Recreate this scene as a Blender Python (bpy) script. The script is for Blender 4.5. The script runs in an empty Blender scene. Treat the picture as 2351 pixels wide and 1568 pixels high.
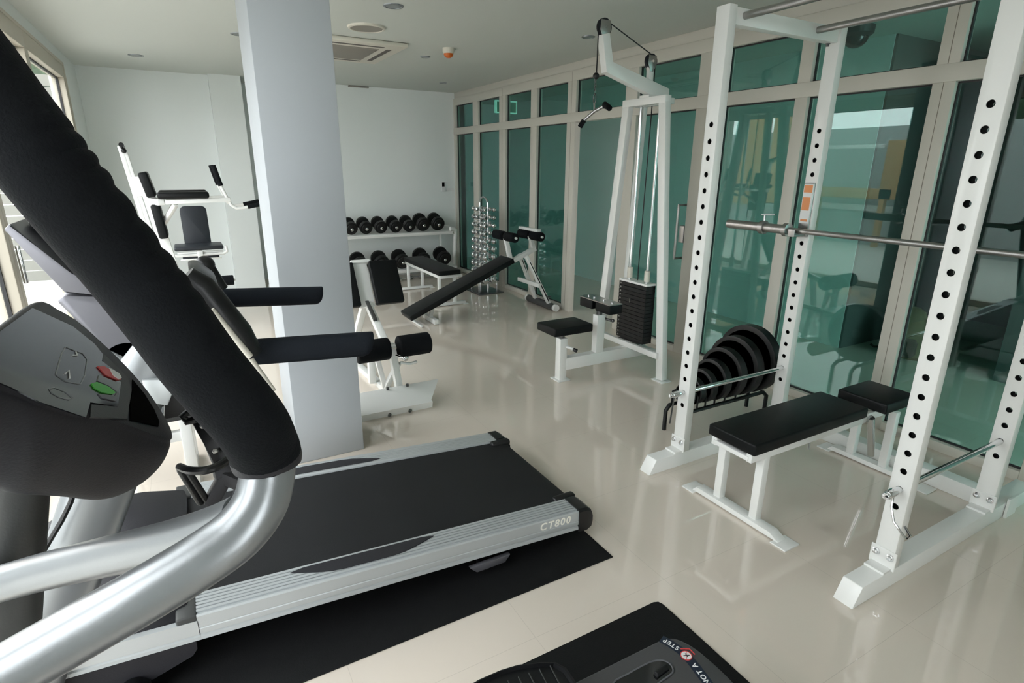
import bpy, bmesh, math, random
from mathutils import Vector, Matrix
random.seed(7)
PI = math.pi
SC = bpy.context.scene
COL = SC.collection
H = 1.5625
YAW, PITCH, ROLL, FPX = math.radians(29.56740767), math.radians(17.13485421), math.radians(0.42014323), 1299.507
def cam_axes():
    a, b, c = YAW, PITCH, ROLL
    f = Vector((math.sin(a)*math.cos(b), math.cos(a)*math.cos(b), -math.sin(b)))
    r = Vector((math.cos(a), -math.sin(a), 0)); u = r.cross(f)
    r2 = math.cos(c)*r + math.sin(c)*u; u2 = -math.sin(c)*r + math.cos(c)*u
    return r2, u2, f
R_, U_, F_ = cam_axes()
CAM = Vector((0, 0, H))
def ray(x, y): return R_*((x-1175.5)/FPX) - U_*((y-784)/FPX) + F_
def flo(x, y, z=0.0):
    r = ray(x, y); return CAM + r*((z-H)/r.z)
def onY(Y, x, y):
    r = ray(x, y); return CAM + r*(Y/r.y)
def onX(X, x, y):
    r = ray(x, y); return CAM + r*(X/r.x)
def dep(x, y, d): return CAM + ray(x, y)*d

# ------------------------------------------------------------------ materials
def mat(name, col, rough=.5, metal=0., spec=.5, bump=None, coat=0., noise=None):
    m = bpy.data.materials.new(name); m.use_nodes = True
    nt = m.node_tree; b = nt.nodes['Principled BSDF']
    b.inputs['Base Color'].default_value = (*col, 1)
    b.inputs['Roughness'].default_value = rough
    b.inputs['Metallic'].default_value = metal
    b.inputs['Specular IOR Level'].default_value = spec
    if coat: b.inputs['Coat Weight'].default_value = coat; b.inputs['Coat Roughness'].default_value = .08
    tc = nt.nodes.new('ShaderNodeTexCoord')
    if bump:
        n = nt.nodes.new('ShaderNodeTexNoise'); n.inputs['Scale'].default_value = bump[0]; n.inputs['Detail'].default_value = 4
        bp = nt.nodes.new('ShaderNodeBump'); bp.inputs['Strength'].default_value = bump[1]; bp.inputs['Distance'].default_value = .002
        nt.links.new(tc.outputs['Object'], n.inputs['Vector']); nt.links.new(n.outputs['Fac'], bp.inputs['Height'])
        nt.links.new(bp.outputs['Normal'], b.inputs['Normal'])
    if noise:
        n = nt.nodes.new('ShaderNodeTexNoise'); n.inputs['Scale'].default_value = noise[0]; n.inputs['Detail'].default_value = 5
        r = nt.nodes.new('ShaderNodeMix'); r.data_type = 'RGBA'
        r.inputs[6].default_value = (*col, 1); r.inputs[7].default_value = (*noise[1], 1)
        nt.links.new(tc.outputs['Object'], n.inputs['Vector']); nt.links.new(n.outputs['Fac'], r.inputs[0])
        nt.links.new(r.outputs[2], b.inputs['Base Color'])
    return m
def emis(name, col, s):
    m = bpy.data.materials.new(name); m.use_nodes = True; nt = m.node_tree
    b = nt.nodes['Principled BSDF']; b.inputs['Base Color'].default_value = (*col, 1)
    b.inputs['Emission Color'].default_value = (*col, 1); b.inputs['Emission Strength'].default_value = s
    return m
def thin_glass(name, tint, refl_ior=1.5, rough=0.0):
    m = bpy.data.materials.new(name); m.use_nodes = True; nt = m.node_tree; N = nt.nodes
    for n in list(N): N.remove(n)
    o = N.new('ShaderNodeOutputMaterial'); mx = N.new('ShaderNodeMixShader')
    t = N.new('ShaderNodeBsdfTransparent'); t.inputs[0].default_value = (*tint, 1)
    g = N.new('ShaderNodeBsdfGlossy'); g.inputs['Roughness'].default_value = rough; g.inputs[0].default_value = (.95, 1, .98, 1)
    L = nt.links.new
    lw = N.new('ShaderNodeLayerWeight'); lw.inputs[0].default_value = .5
    pw = N.new('ShaderNodeMath'); pw.operation = 'POWER'; pw.inputs[1].default_value = 4.5; L(lw.outputs['Facing'], pw.inputs[0])
    f0 = ((refl_ior-1)/(refl_ior+1))**2
    ma = N.new('ShaderNodeMath'); ma.operation = 'MULTIPLY_ADD'; ma.inputs[1].default_value = .45; ma.inputs[2].default_value = f0; L(pw.outputs[0], ma.inputs[0])
    L(ma.outputs[0], mx.inputs[0]); L(t.outputs[0], mx.inputs[1]); L(g.outputs[0], mx.inputs[2]); L(mx.outputs[0], o.inputs[0])
    return m
M = {}
M['wall'] = mat('wall_paint', (.76, .80, .79), .7, bump=(60, .05))
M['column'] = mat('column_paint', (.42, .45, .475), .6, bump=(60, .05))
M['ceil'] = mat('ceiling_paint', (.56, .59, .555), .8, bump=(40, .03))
M['shadewall'] = mat('recess_shade_wall', (.10, .115, .11), .7)  # shade of the corridor recess put into the wall colour
M['frame'] = mat('cream_upvc', (.58, .56, .50), .4)
M['lframe'] = mat('cream_upvc_window', (.50, .46, .38), .4)
M['seam'] = mat('frame_seam', (.22, .20, .16), .7)
M['deep'] = mat('matte_black_recess', (.001, .001, .001), .95, spec=.02)
M['rubber'] = mat('black_gasket', (.02, .02, .022), .6)
M['white'] = mat('white_powder_coat', (.78, .79, .77), .32, coat=.2, bump=(200, .03))
M['vinyl'] = mat('black_vinyl', (.0045, .0055, .006), .42, spec=.2, bump=(350, .12))
M['vinylg'] = mat('charcoal_vinyl', (.018, .022, .028), .45, spec=.4, bump=(350, .12))
M['foam'] = mat('black_foam', (.0055, .0065, .008), .75, bump=(500, .35), spec=.12)
M['foam2'] = mat('charcoal_foam', (.011, .014, .019), .75, bump=(500, .3), spec=.14)
M['chrome'] = mat('chrome', (.72, .73, .74), .09, 1.)
M['steel'] = mat('brushed_steel', (.42, .41, .40), .28, 1., bump=(300, .2))
M['shadesteel'] = mat('shaded_steel_inside', (.03, .035, .036), .5, .3)  # bare steel darkened to stand for shade inside the hollow uprights
M['darksteel'] = mat('dark_steel', (.16, .16, .16), .35, 1.)
M['silver'] = mat('silver_paint', (.27, .285, .295), .31, .62, bump=(400, .04))
M['silverd'] = mat('silver_plastic', (.17, .17, .19), .36, .5)
M['alu'] = mat('anodised_aluminium', (.50, .53, .54), .38, .45)
M['plastic'] = mat('black_plastic', (.005, .0055, .0065), .35, spec=.4, bump=(300, .1))
M['plastg'] = mat('charcoal_plastic', (.018, .018, .022), .5, spec=.35, bump=(300, .2))
M['cover'] = mat('grey_housing_plastic', (.06, .06, .064), .38, bump=(300, .08))
M['greyp'] = mat('grey_plastic', (.045, .047, .046), .42, spec=.4, bump=(300, .1))
M['gloss'] = mat('glossy_black_panel', (.008, .009, .010), .06, coat=.5)
M['belt'] = mat('running_belt', (.007, .0075, .0085), .6, bump=(600, .5), noise=(6, (.010, .011, .013)), spec=.3)
M['mat'] = mat('rubber_mat', (.0045, .005, .0055), .7, bump=(250, .4), noise=(30, (.008, .0085, .009)), spec=.2)
M['iron'] = mat('black_iron', (.005, .0055, .006), .38, spec=.35, bump=(60, .2))
M['ironp'] = mat('black_rubber_plate', (.005, .0055, .006), .42, spec=.4)
M['red'] = mat('red_key', (.55, .05, .05), .35)
M['green'] = mat('green_key', (.06, .42, .05), .35)
M['wht'] = mat('white_print', (.75, .76, .76), .5)
M['faded'] = mat('faded_print', (.92, .90, .82), .5)
M['navy'] = mat('navy_sticker', (.010, .018, .035), .35)
M['orange'] = mat('orange_sticker', (.75, .30, .12), .5)
M['amber'] = mat('amber_plastic', (.60, .13, .015), .4)
M['cream'] = mat('cream_plastic', (.66, .63, .55), .45)
M['grille'] = mat('grey_grille', (.26, .24, .21), .6)
M['louver'] = mat('brown_louver', (.10, .085, .075), .6)
M['dlight'] = mat('satin_downlight', (.28, .30, .31), .35, .6)
M['bagc'] = mat('olive_canvas', (.13, .11, .05), .85, bump=(200, .4))
M['bagd'] = mat('dark_canvas', (.03, .028, .02), .85)
M['wood'] = mat('tan_wood', (.46, .27, .11), .5, noise=(14, (.34, .19, .08)))
M['outw'] = mat('outside_render', (.62, .63, .62), .8)
M['outg'] = mat('grey_render', (.36, .37, .37), .8)
M['outd'] = mat('outside_fence', (.20, .19, .17), .8)
M['leaf'] = mat('leaves', (.05, .10, .04), .8, bump=(30, 1), noise=(22, (.012, .03, .012)))
M['pave'] = mat('outside_paving', (.45, .44, .41), .7, bump=(20, .3))
M['signg'] = emis('exit_sign_green', (.01, .16, .09), .25)
M['signw'] = emis('exit_sign_white', (.45, .75, .62), .5)
M['glass'] = thin_glass('green_glass', (.52, .76, .72), 1.6)
M['wglass'] = thin_glass('clear_glass', (.97, .985, .98), 1.45)
M['dlens'] = mat('frosted_lens', (.20, .22, .22), .3)
M['dome'] = mat('dark_dome', (.012, .02, .02), .08)

def floor_mat():
    m = bpy.data.materials.new('polished_tiles'); m.use_nodes = True; nt = m.node_tree; N = nt.nodes; L = nt.links.new
    b = N['Principled BSDF']
    geo = N.new('ShaderNodeNewGeometry'); sep = N.new('ShaderNodeSeparateXYZ'); L(geo.outputs['Position'], sep.inputs[0])
    def joint(sock, off):
        a = N.new('ShaderNodeMath'); a.operation = 'SUBTRACT'; a.inputs[1].default_value = off; L(sock, a.inputs[0])
        w = N.new('ShaderNodeMath'); w.operation = 'WRAP'; w.inputs[1].default_value = .3; w.inputs[2].default_value = -.3; L(a.outputs[0], w.inputs[0])
        ab = N.new('ShaderNodeMath'); ab.operation = 'ABSOLUTE'; L(w.outputs[0], ab.inputs[0])
        lt = N.new('ShaderNodeMath'); lt.operation = 'LESS_THAN'; lt.inputs[1].default_value = .0009; L(ab.outputs[0], lt.inputs[0])
        return lt.outputs[0]
    jx = joint(sep.outputs[0], 1.456); jy = joint(sep.outputs[1], 1.328)
    mx = N.new('ShaderNodeMath'); mx.operation = 'MAXIMUM'; L(jx, mx.inputs[0]); L(jy, mx.inputs[1])
    n = N.new('ShaderNodeTexNoise'); n.inputs['Scale'].default_value = 1.3; L(geo.outputs['Position'], n.inputs['Vector'])
    c1 = N.new('ShaderNodeMix'); c1.data_type = 'RGBA'; c1.inputs[6].default_value = (.68, .61, .53, 1); c1.inputs[7].default_value = (.71, .64, .56, 1)
    L(n.outputs['Fac'], c1.inputs[0])
    c2 = N.new('ShaderNodeMix'); c2.data_type = 'RGBA'; L(mx.outputs[0], c2.inputs[0]); L(c1.outputs[2], c2.inputs[6]); c2.inputs[7].default_value = (.58, .52, .45, 1)
    L(c2.outputs[2], b.inputs['Base Color'])
    b.inputs['Roughness'].default_value = .004; b.inputs['IOR'].default_value = 1.85
    n2 = N.new('ShaderNodeTexNoise'); n2.inputs['Scale'].default_value = 5; L(geo.outputs['Position'], n2.inputs['Vector'])
    bp = N.new('ShaderNodeBump'); bp.inputs['Strength'].default_value = .002; bp.inputs['Distance'].default_value = .01
    
    return m
M['floor'] = floor_mat()

# ------------------------------------------------------------------ mesh builder (world coordinates)
def V(*a): return Vector(a)
class MB:
    def __init__(s): s.bm = bmesh.new()
    def _merge(s, t, bev=0., seg=3):
        if bev > 0:
            try: bmesh.ops.bevel(t, geom=list(t.edges), offset=bev, segments=seg, affect='EDGES', profile=.5, clamp_overlap=True)
            except Exception: pass
        bmesh.ops.recalc_face_normals(t, faces=list(t.faces))
        me = bpy.data.meshes.new('t'); t.to_mesh(me); t.free(); s.bm.from_mesh(me); bpy.data.meshes.remove(me)
        return s
    def box(s, lo, hi, bev=0., seg=3, mtx=None):
        t = bmesh.new(); bmesh.ops.create_cube(t, size=1)
        lo = Vector(lo); hi = Vector(hi)
        for v in t.verts: v.co = Vector([(lo[i]+hi[i])/2 + v.co[i]*(hi[i]-lo[i]) for i in range(3)])
        if mtx is not None: t.transform(mtx)
        return s._merge(t, bev, seg)
    def bar(s, p, q, w, h, up=(0, 0, 1), bev=.004, ext=0.):
        """rectangular tube from p to q; w across, h along 'up'"""
        p = Vector(p); q = Vector(q); d = (q-p).normalized(); p = p-d*ext; q = q+d*ext
        up = Vector(up); side = d.cross(up)
        if side.length < 1e-4: side = d.cross(Vector((1, 0, 0)))
        side.normalize(); u = side.cross(d).normalized()
        t = bmesh.new(); vs = []
        for c in (p, q):
            for a, b in ((-1, -1), (1, -1), (1, 1), (-1, 1)): vs.append(t.verts.new(c + side*(a*w/2) + u*(b*h/2)))
        for f in ((0, 1, 2, 3), (7, 6, 5, 4), (0, 4, 5, 1), (1, 5, 6, 2), (2, 6, 7, 3), (3, 7, 4, 0)): t.faces.new([vs[i] for i in f])
        return s._merge(t, bev, 2)
    def tube(s, pts, r, n=16, cap=True, smooth=True, flat=1.0, axis=None):
        pts = [Vector(p) for p in pts]
        rs = r if isinstance(r, (list, tuple)) else [r]*len(pts)
        t = bmesh.new(); rings = []
        N0 = None
        for i, p in enumerate(pts):
            if i == 0: d = pts[1]-pts[0]
            elif i == len(pts)-1: d = pts[-1]-pts[-2]
            else: d = (pts[i+1]-p).normalized() + (p-pts[i-1]).normalized()
            d.normalize()
            if N0 is None:
                a = Vector(axis) if axis else (Vector((0, 0, 1)) if abs(d.z) < .9 else Vector((1, 0, 0)))
                N0 = (a - d*a.dot(d)).normalized()
            else: N0 = (N0 - d*N0.dot(d)).normalized()
            b = d.cross(N0)
            rings.append([t.verts.new(p + (N0*math.cos(2*PI*k/n) + b*(math.sin(2*PI*k/n)*flat))*rs[i]) for k in range(n)])
        for i in range(len(rings)-1):
            for k in range(n): t.faces.new((rings[i][k], rings[i][(k+1) % n], rings[i+1][(k+1) % n], rings[i+1][k]))
        if cap: t.faces.new(rings[0][::-1]); t.faces.new(rings[-1])
        return s._merge(t)
    def cyl(s, p, q, r, n=24, round_=0.):
        p = Vector(p); q = Vector(q)
        if round_ > 0:
            d = (q-p).normalized(); P_ = []; RR = []
            for k in range(5):
                a = k/4*PI/2; P_.append(p+d*(round_*(1-math.sin(a)))); RR.append(r-round_*(1-math.cos(a)) if False else r-round_+round_*math.cos(PI/2-a) if k else r-round_)
            # front (from p) rises to full radius, back mirrors it
            A = [(round_*(1-math.cos(k/4*PI/2)), r-round_+round_*math.sin(k/4*PI/2)) for k in range(5)]
            L_ = (q-p).length
            pts = [p+d*a for a, _ in A] + [p+d*(L_-a) for a, _ in reversed(A)]
            return s.tube(pts, [b for _, b in A]+[b for _, b in reversed(A)], n)
        return s.tube([p, q], r, n)
    def lathe(s, p, axis, prof, n=28):
        """prof: (distance along axis, radius) list"""
        p = Vector(p); axis = Vector(axis).normalized()
        return s.tube([p+axis*a for a, _ in prof], [max(b, 1e-4) for _, b in prof], n, axis=(0, 0, 1) if abs(axis.z) < .9 else (1, 0, 0)) if all(prof[i+1][0] > prof[i][0] for i in range(len(prof)-1)) else s._lathe(p, axis, prof, n)
    def _lathe(s, p, axis, prof, n):
        a = Vector((0, 0, 1)) if abs(axis.z) < .9 else Vector((1, 0, 0))
        u = (a-axis*a.dot(axis)).normalized(); w = axis.cross(u)
        t = bmesh.new(); rings = []
        for d, r in prof:
            r = max(r, 1e-4)
            rings.append([t.verts.new(p+axis*d+(u*math.cos(2*PI*k/n)+w*math.sin(2*PI*k/n))*r) for k in range(n)])
        for i in range(len(rings)-1):
            for k in range(n): t.faces.new((rings[i][k], rings[i][(k+1) % n], rings[i+1][(k+1) % n], rings[i+1][k]))
        t.faces.new(rings[0][::-1]); t.faces.new(rings[-1])
        return s._merge(t)
    def prism(s, pts, d, bev=0., seg=2):
        """polygon (3D points) extruded by vector d"""
        t = bmesh.new(); d = Vector(d)
        a = [t.verts.new(Vector(p)) for p in pts]; b = [t.verts.new(Vector(p)+d) for p in pts]
        n = len(a); t.faces.new(a[::-1]); t.faces.new(b)
        for i in range(n): t.faces.new((a[i], a[(i+1) % n], b[(i+1) % n], b[i]))
        return s._merge(t, bev, seg)
    def loft(s, loops, cap=True):
        t = bmesh.new(); R = [[t.verts.new(Vector(p)) for p in lp] for lp in loops]; n = len(R[0])
        for i in range(len(R)-1):
            for k in range(n): t.faces.new((R[i][k], R[i][(k+1) % n], R[i+1][(k+1) % n], R[i+1][k]))
        if cap: t.faces.new(R[0][::-1]); t.faces.new(R[-1])
        return s._merge(t)
    def ball(s, c, r, sc=(1, 1, 1), u=20, v=12):
        t = bmesh.new(); bmesh.ops.create_uvsphere(t, u_segments=u, v_segments=v, radius=r)
        for x in t.verts: x.co = Vector(c)+Vector((x.co.x*sc[0], x.co.y*sc[1], x.co.z*sc[2]))
        return s._merge(t)
    def obj(s, name, m, parent=None, origin=None, ang=32):
        me = bpy.data.meshes.new(name)
        org = Vector(origin) if origin is not None else Vector((0, 0, 0))
        base = world_loc(parent) if parent else Vector((0, 0, 0))
        s.bm.transform(Matrix.Translation(-(org if origin is not None else base)))
        s.bm.to_mesh(me); s.bm.free()
        for p in me.polygons: p.use_smooth = True
        try: me.set_sharp_from_angle(angle=math.radians(ang))
        except Exception: pass
        ms = m if isinstance(m, (list, tuple)) else [m]
        for x in ms: me.materials.append(x)
        o = bpy.data.objects.new(name, me); COL.objects.link(o)
        if parent: o.parent = parent; o.location = org-base if origin is not None else (0, 0, 0)
        else: o.location = org
        return o
def world_loc(o):
    l = Vector((0, 0, 0))
    while o: l = l + Vector(o.location); o = o.parent
    return l
def thing(name, label, cat, loc, group=None):
    o = bpy.data.objects.new(name, None); COL.objects.link(o); o.location = Vector(loc); o.empty_display_size = .1
    o['label'] = label; o['category'] = cat
    if group: o['group'] = group
    return o
def tag(o, label, cat, group=None):
    o['label'] = label; o['category'] = cat
    if group: o['group'] = group
    return o
def struct(o): o['kind'] = 'structure'; return o
def dup(root, loc, label, rotz=None, group=None):
    r = root.copy(); COL.objects.link(r); r.location = Vector(loc); r['label'] = label
    if rotz is not None: r.rotation_euler[2] = rotz
    if group: r['group'] = group
    for ch in [c for c in bpy.data.objects if c.parent is root]:
        c = ch.copy(); COL.objects.link(c); c.parent = r
        for g in [x for x in bpy.data.objects if x.parent is ch]:
            d = g.copy(); COL.objects.link(d); d.parent = c
    return r
def text_mesh(txt, size, mtx, name, m, parent, extr=.0004, shear=0., spacing=1.):
    cu = bpy.data.curves.new('txt', 'FONT'); cu.body = txt; cu.size = size; cu.align_x = 'CENTER'; cu.align_y = 'CENTER'
    cu.extrude = extr; cu.shear = shear; cu.space_character = spacing; cu.offset = size*.022
    o = bpy.data.objects.new('txt', cu); COL.objects.link(o)
    bpy.context.view_layer.update()
    me = bpy.data.meshes.new_from_object(o.evaluated_get(bpy.context.evaluated_depsgraph_get()))
    bpy.data.objects.remove(o); me.name = name; me.materials.clear(); me.materials.append(m)
    me.transform(Matrix.Translation(-world_loc(parent)) @ mtx)
    ob = bpy.data.objects.new(name, me); COL.objects.link(ob); ob.parent = parent
    return ob
def frame_mtx(origin, xdir, ydir):
    x = Vector(xdir).normalized(); z = x.cross(Vector(ydir)).normalized(); y = z.cross(x)
    m = Matrix((x, y, z)).transposed().to_4x4(); m.translation = Vector(origin); return m

# ------------------------------------------------------------------ room shell
XL, XG, YB, ZC = -.82, 3.62, 8.17, 2.58
YR = -2.6
struct(MB().box((-.92, YR-.1, -.12), (7.6, 9.6, 0)).obj('floor', M['floor']))
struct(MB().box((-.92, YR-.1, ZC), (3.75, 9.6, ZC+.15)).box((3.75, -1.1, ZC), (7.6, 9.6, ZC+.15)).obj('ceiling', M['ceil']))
struct(MB().box((XL-.12, YB, 0), (.80, YB+.15, ZC)).box((1.2, YB, 0), (3.80, YB+.15, ZC)).box((.7, YB+.55, 0), (1.3, YB+.7, ZC)).box((.7, YB+.15, 0), (.80, YB+.55, ZC)).box((1.2, YB+.15, 0), (1.3, YB+.55, ZC)).obj('wall_back', M['wall']))
struct(MB().box((.455, YB-.12, 0), (.80, YB, ZC)).obj('wall_pilaster', M['wall']))
# rear wall behind the viewer with a wide glazed opening
b = MB().box((XL-.1, YR-.1, 0), (.0, YR, ZC)).box((1.0, YR-.1, 0), (3.80, YR, ZC)).box((.0, YR-.1, 2.35), (1.0, YR, ZC)).box((.0, YR-.1, 0), (1.0, YR, .3))
struct(b.obj('wall_rear', M['wall']))
struct(MB().box((XL-.12, 7.2, 0), (XL, YB, ZC)).box((XL-.12, YR-.1, 2.45), (XL, 7.2, ZC)).box((XL-.12, YR-.1, 0), (XL, -.20, 2.45)).obj('wall_left', M['wall']))
# free standing column
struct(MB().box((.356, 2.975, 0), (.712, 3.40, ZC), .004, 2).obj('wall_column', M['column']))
# left glazing: sliding doors
ws = [7.16, 5.50, 3.84, 2.18, .52, -.20]
for i in range(5):
    y1, y0 = ws[i], ws[i+1]
    f = MB().box((XL-.09, y0, 2.33), (XL+.01, y1, 2.45), .004).box((XL-.09, y0, 0), (XL+.01, y1, .07), .004)
    f.box((XL-.09, y0, .07), (XL+.01, y0+.06, 2.33), .004).box((XL-.09, y1-.06, .07), (XL+.01, y1, 2.33), .004)
    w = struct(f.obj('window_%d' % (i+1), M['lframe']))
    g = MB().box((XL-.05, y0+.06, .07), (XL-.045, y1-.06, 2.33)).obj('pane', M['wglass'], w)
    MB().box((XL-.056, y0+.06, .07), (XL-.038, y0+.072, 2.33)).box((XL-.056, y1-.072, .07), (XL-.038, y1-.06, 2.33)).box((XL-.056, y0+.06, 2.318), (XL-.038, y1-.06, 2.33)).obj('gasket', M['rubber'], w)
    ym = (y0+y1)/2
    if i < 4: MB().bar((XL+.03, y0+.03, .95), (XL+.03, y0+.03, 1.15), .02, .02).obj('handle', M['chrome'], w)
struct(MB().box((XL-.02, YR, 2.45), (XL+.015, 7.22, 2.475), .003).box((XL-.02, 7.16, 0), (XL+.015, 7.22, 2.475), .003).obj('trim_1', M['lframe']))
g = struct(MB().box((.0, YR-.06, .3), (1.0, YR-.05, 2.35)).obj('window_7', M['wglass']))
MB().box((.0, YR-.08, .3), (.06, YR-.02, 2.35)).box((.94, YR-.08, .3), (1.0, YR-.02, 2.35)).obj('window_frame', M['lframe'], g)

# glass partition on the right (plane XG)
FX0, FX1 = XG, XG+.07
def fr(mb, y0, y1, z0, z1, d=0.): return mb.box((FX0-d, y0, z0), (FX1, y1, z1), .0025, 2)
YE = -.2
yglass = [(8.105, 7.52), (7.36, 6.755), (6.585, 5.985), (5.85, 5.25), (5.10, 4.33), (4.17, 3.47), (3.20, 2.61), (2.52, 1.79), (1.68, .98), (.87, .15)]
struct(MB().box((XG, YR, 0), (3.75, YE, ZC)).obj('wall_right', M['wall']))
top = MB(); fr(top, YE, YB, 2.405, 2.50); fr(top, YE, YB, 2.50, ZC, -.02)
struct(top.obj('trim_2', M['frame']))
tr = MB(); fr(tr, YE, YB, 2.01, 2.10, .004); struct(tr.obj('trim_3', M['frame']))
prev = YB
mull = []
for a, b_ in yglass: mull.append((a, prev)); prev = b_
mull.append((YE, prev))
n = 0
for k, (lo, hi) in enumerate(mull):
    n += 1
    mb = MB(); fr(mb, lo, hi, 2.10, 2.405); fr(mb, lo, hi, 0.0, 2.01)
    o = struct(mb.obj('trim_%d' % (3+n), M['frame']))
    if k in (2, 4, 6, 8, 9):
        yc = (lo+hi)/2
        MB().box((FX0-.0012, yc-.0015, 0), (FX0, yc+.0015, 2.49)).obj('seam', M['seam'], o)
w = 0
for k, (hi, lo) in enumerate(yglass):
    w += 1
    door = (k == 4)
    mb = MB(); xg = XG+.035
    mb.box((xg, lo, 2.10), (xg+.008, hi, 2.405))
    if not door: mb.box((xg, lo, .055), (xg+.008, hi, 2.01))
    o = struct(mb.obj('window_%d' % (10+w), M['glass']))
    gk = MB()
    for z0, z1 in (((2.10, 2.405),) if door else ((2.10, 2.405), (.055, 2.01))):
        gk.box((xg-.005, lo, z0), (xg+.013, lo+.008, z1)).box((xg-.005, hi-.008, z0), (xg+.013, hi, z1)).box((xg-.005, lo, z1-.008), (xg+.013, hi, z1)).box((xg-.005, lo, z0), (xg+.013, hi, z0+.008))
    gk.obj('gasket', M['rubber'], o)
    if not door:
        MB().box((FX0-.004, lo, 0), (FX1, hi, .055), .0025, 2).obj('bottom_rail', M['frame'], o)
    if k == 5:
        hd = MB()
        for dx in (-.06, .13):
            hd.tube([(XG+.03, 3.50, 1.27), (XG+dx, 3.50, 1.27), (XG+dx, 3.50, 1.24), (XG+dx, 3.50, .86), (XG+dx, 3.50, .83), (XG+.03, 3.50, .83)], .011, 12)
        hd.obj('door_handle', M['steel'], o)
        MB().box((XG-.002, 3.475, .96), (XG+.07, 3.53, 1.10), .003).obj('lock_plate', M['steel'], o)
# corridor beyond the glass
struct(MB().box((5.04, 2.83, 0), (5.20, 9.6, ZC)).obj('wall_corridor', M['wall']))
struct(MB().box((5.045, 2.81, 0), (7.5, 2.83, ZC)).obj('wall_corridor_side', M['shadewall']))
struct(MB().box((3.65, 8.17, 0), (3.8, 9.45, ZC)).box((3.8, 9.3, 0), (5.04, 9.45, ZC)).obj('wall_corridor_far', M['wall']))
struct(MB().box((5.3, -1.1, 0), (7.45, -1.0, ZC)).box((3.8, -1.1, 2.4), (5.3, -1.0, ZC)).box((5.3, -1.0, 0), (5.4, 1.75, ZC)).obj('wall_corridor_baffle', M['shadewall']))  # added partition keeps daylight off the recess; added end opening lights the corridor
struct(MB().box((7.3, -1.0, 0), (7.45, 2.81, ZC)).obj('wall_corridor_right', M['shadewall']))
# door frame detail of the dark door leaf seen behind the pulldown machine
# ceiling and wall fittings
t = thing('exit_sign', 'green illuminated exit sign hanging beyond the glass near the far corner', 'exit sign', (4.02, 7.2, 2.40))
a, c = onY(7.2, 1138, 229), onY(7.2, 1187, 262)
MB().box((a.x, 7.2, c.z), (c.x, 7.24, a.z), .004).obj('sign_case', M['signw'], t)
MB().box((a.x+.02, 7.194, c.z+.015), (c.x-.02, 7.2, a.z-.02)).obj('sign_face', M['signg'], t)
cx, cz = (a.x+c.x)/2, (a.z+c.z)/2
MB().ball((cx, 7.192, cz+.035), .014, (1, .2, 1)).bar((cx, 7.192, cz+.02), (cx-.015, 7.192, cz-.02), .004, .02).bar((cx-.015, 7.192, cz-.02), (cx+.02, 7.192, cz-.05), .004, .01).bar((cx-.015, 7.192, cz-.02), (cx-.045, 7.192, cz-.045), .004, .01).bar((cx, 7.192, cz+.01), (cx+.035, 7.192, cz), .004, .009).obj('running_figure', M['signw'], t)
MB().cyl(((a.x+c.x)/2, 7.22, a.z), ((a.x+c.x)/2, 7.22, ZC), .008).obj('hanger', M['white'], t)
t = thing('dome_camera', 'dark dome security camera on the corridor ceiling beyond the glass', 'camera', (4.56, 2.85, ZC))
MB().lathe((4.56, 2.85, ZC), (0, 0, -1), [(0, .12), (.05, .115), (.07, .09)]).obj('mount', M['greyp'], t)
MB().ball((4.56, 2.85, ZC-.07), .085, (1, 1, .9)).obj('dome', M['dome'], t)
DL = [((1.395, 4.09), .055, 'recessed ceiling downlight nearest the camera, in front of the round speaker'),
      ((2.244, 5.70), .04, 'recessed downlight between the ceiling air conditioner and the smoke detector'),
      ((3.088, 7.27), .04, 'recessed downlight nearest the far right corner of the ceiling'),
      ((3.06, 4.17), .045, 'recessed downlight behind the top pulley of the pulldown machine'),
      ((-.204, 7.13), .055, 'recessed downlight at the far left, above the dip station'),
      ((.585, 5.56), .055, 'recessed downlight just left of the white column')]
for (x, y), r, lab in DL:
    t = thing('recessed_downlight', lab, 'ceiling light', (x, y, ZC), 'recessed ceiling downlights')
    MB()._lathe(V(x, y, ZC), V(0, 0, -1), [(0, r*1.25), (.006, r*1.2), (.007, r), (.002, r*.95)], 28).obj('trim_ring', M['dlight'], t)
    MB().cyl((x, y, ZC-.005), (x, y, ZC-.0005), r*.93).obj('lens', M['dlens'], t)
t = thing('ceiling_speaker', 'large round speaker grille set in the ceiling beside the air conditioner', 'speaker', (1.41, 4.78, ZC))
MB()._lathe(V(1.41, 4.78, ZC), V(0, 0, -1), [(0, .145), (.012, .14), (.016, .125), (.008, .12)], 36).obj('rim', M['cream'], t)
MB().cyl((1.41, 4.78, ZC-.012), (1.41, 4.78, ZC), .12, 36).obj('grille', M['grille'], t)
t = thing('smoke_detector', 'cream smoke detector with orange lower half on the ceiling', 'smoke detector', (2.27, 5.2, ZC))
MB()._lathe(V(2.27, 5.2, ZC), V(0, 0, -1), [(0, .052), (.03, .052), (.045, .046)], 28).obj('base', M['cream'], t)
MB()._lathe(V(2.27, 5.2, ZC-.045), V(0, 0, -1), [(0, .044), (.02, .038), (.034, .02), (.036, .002)], 28).obj('sensor_cap', M['amber'], t)
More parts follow.
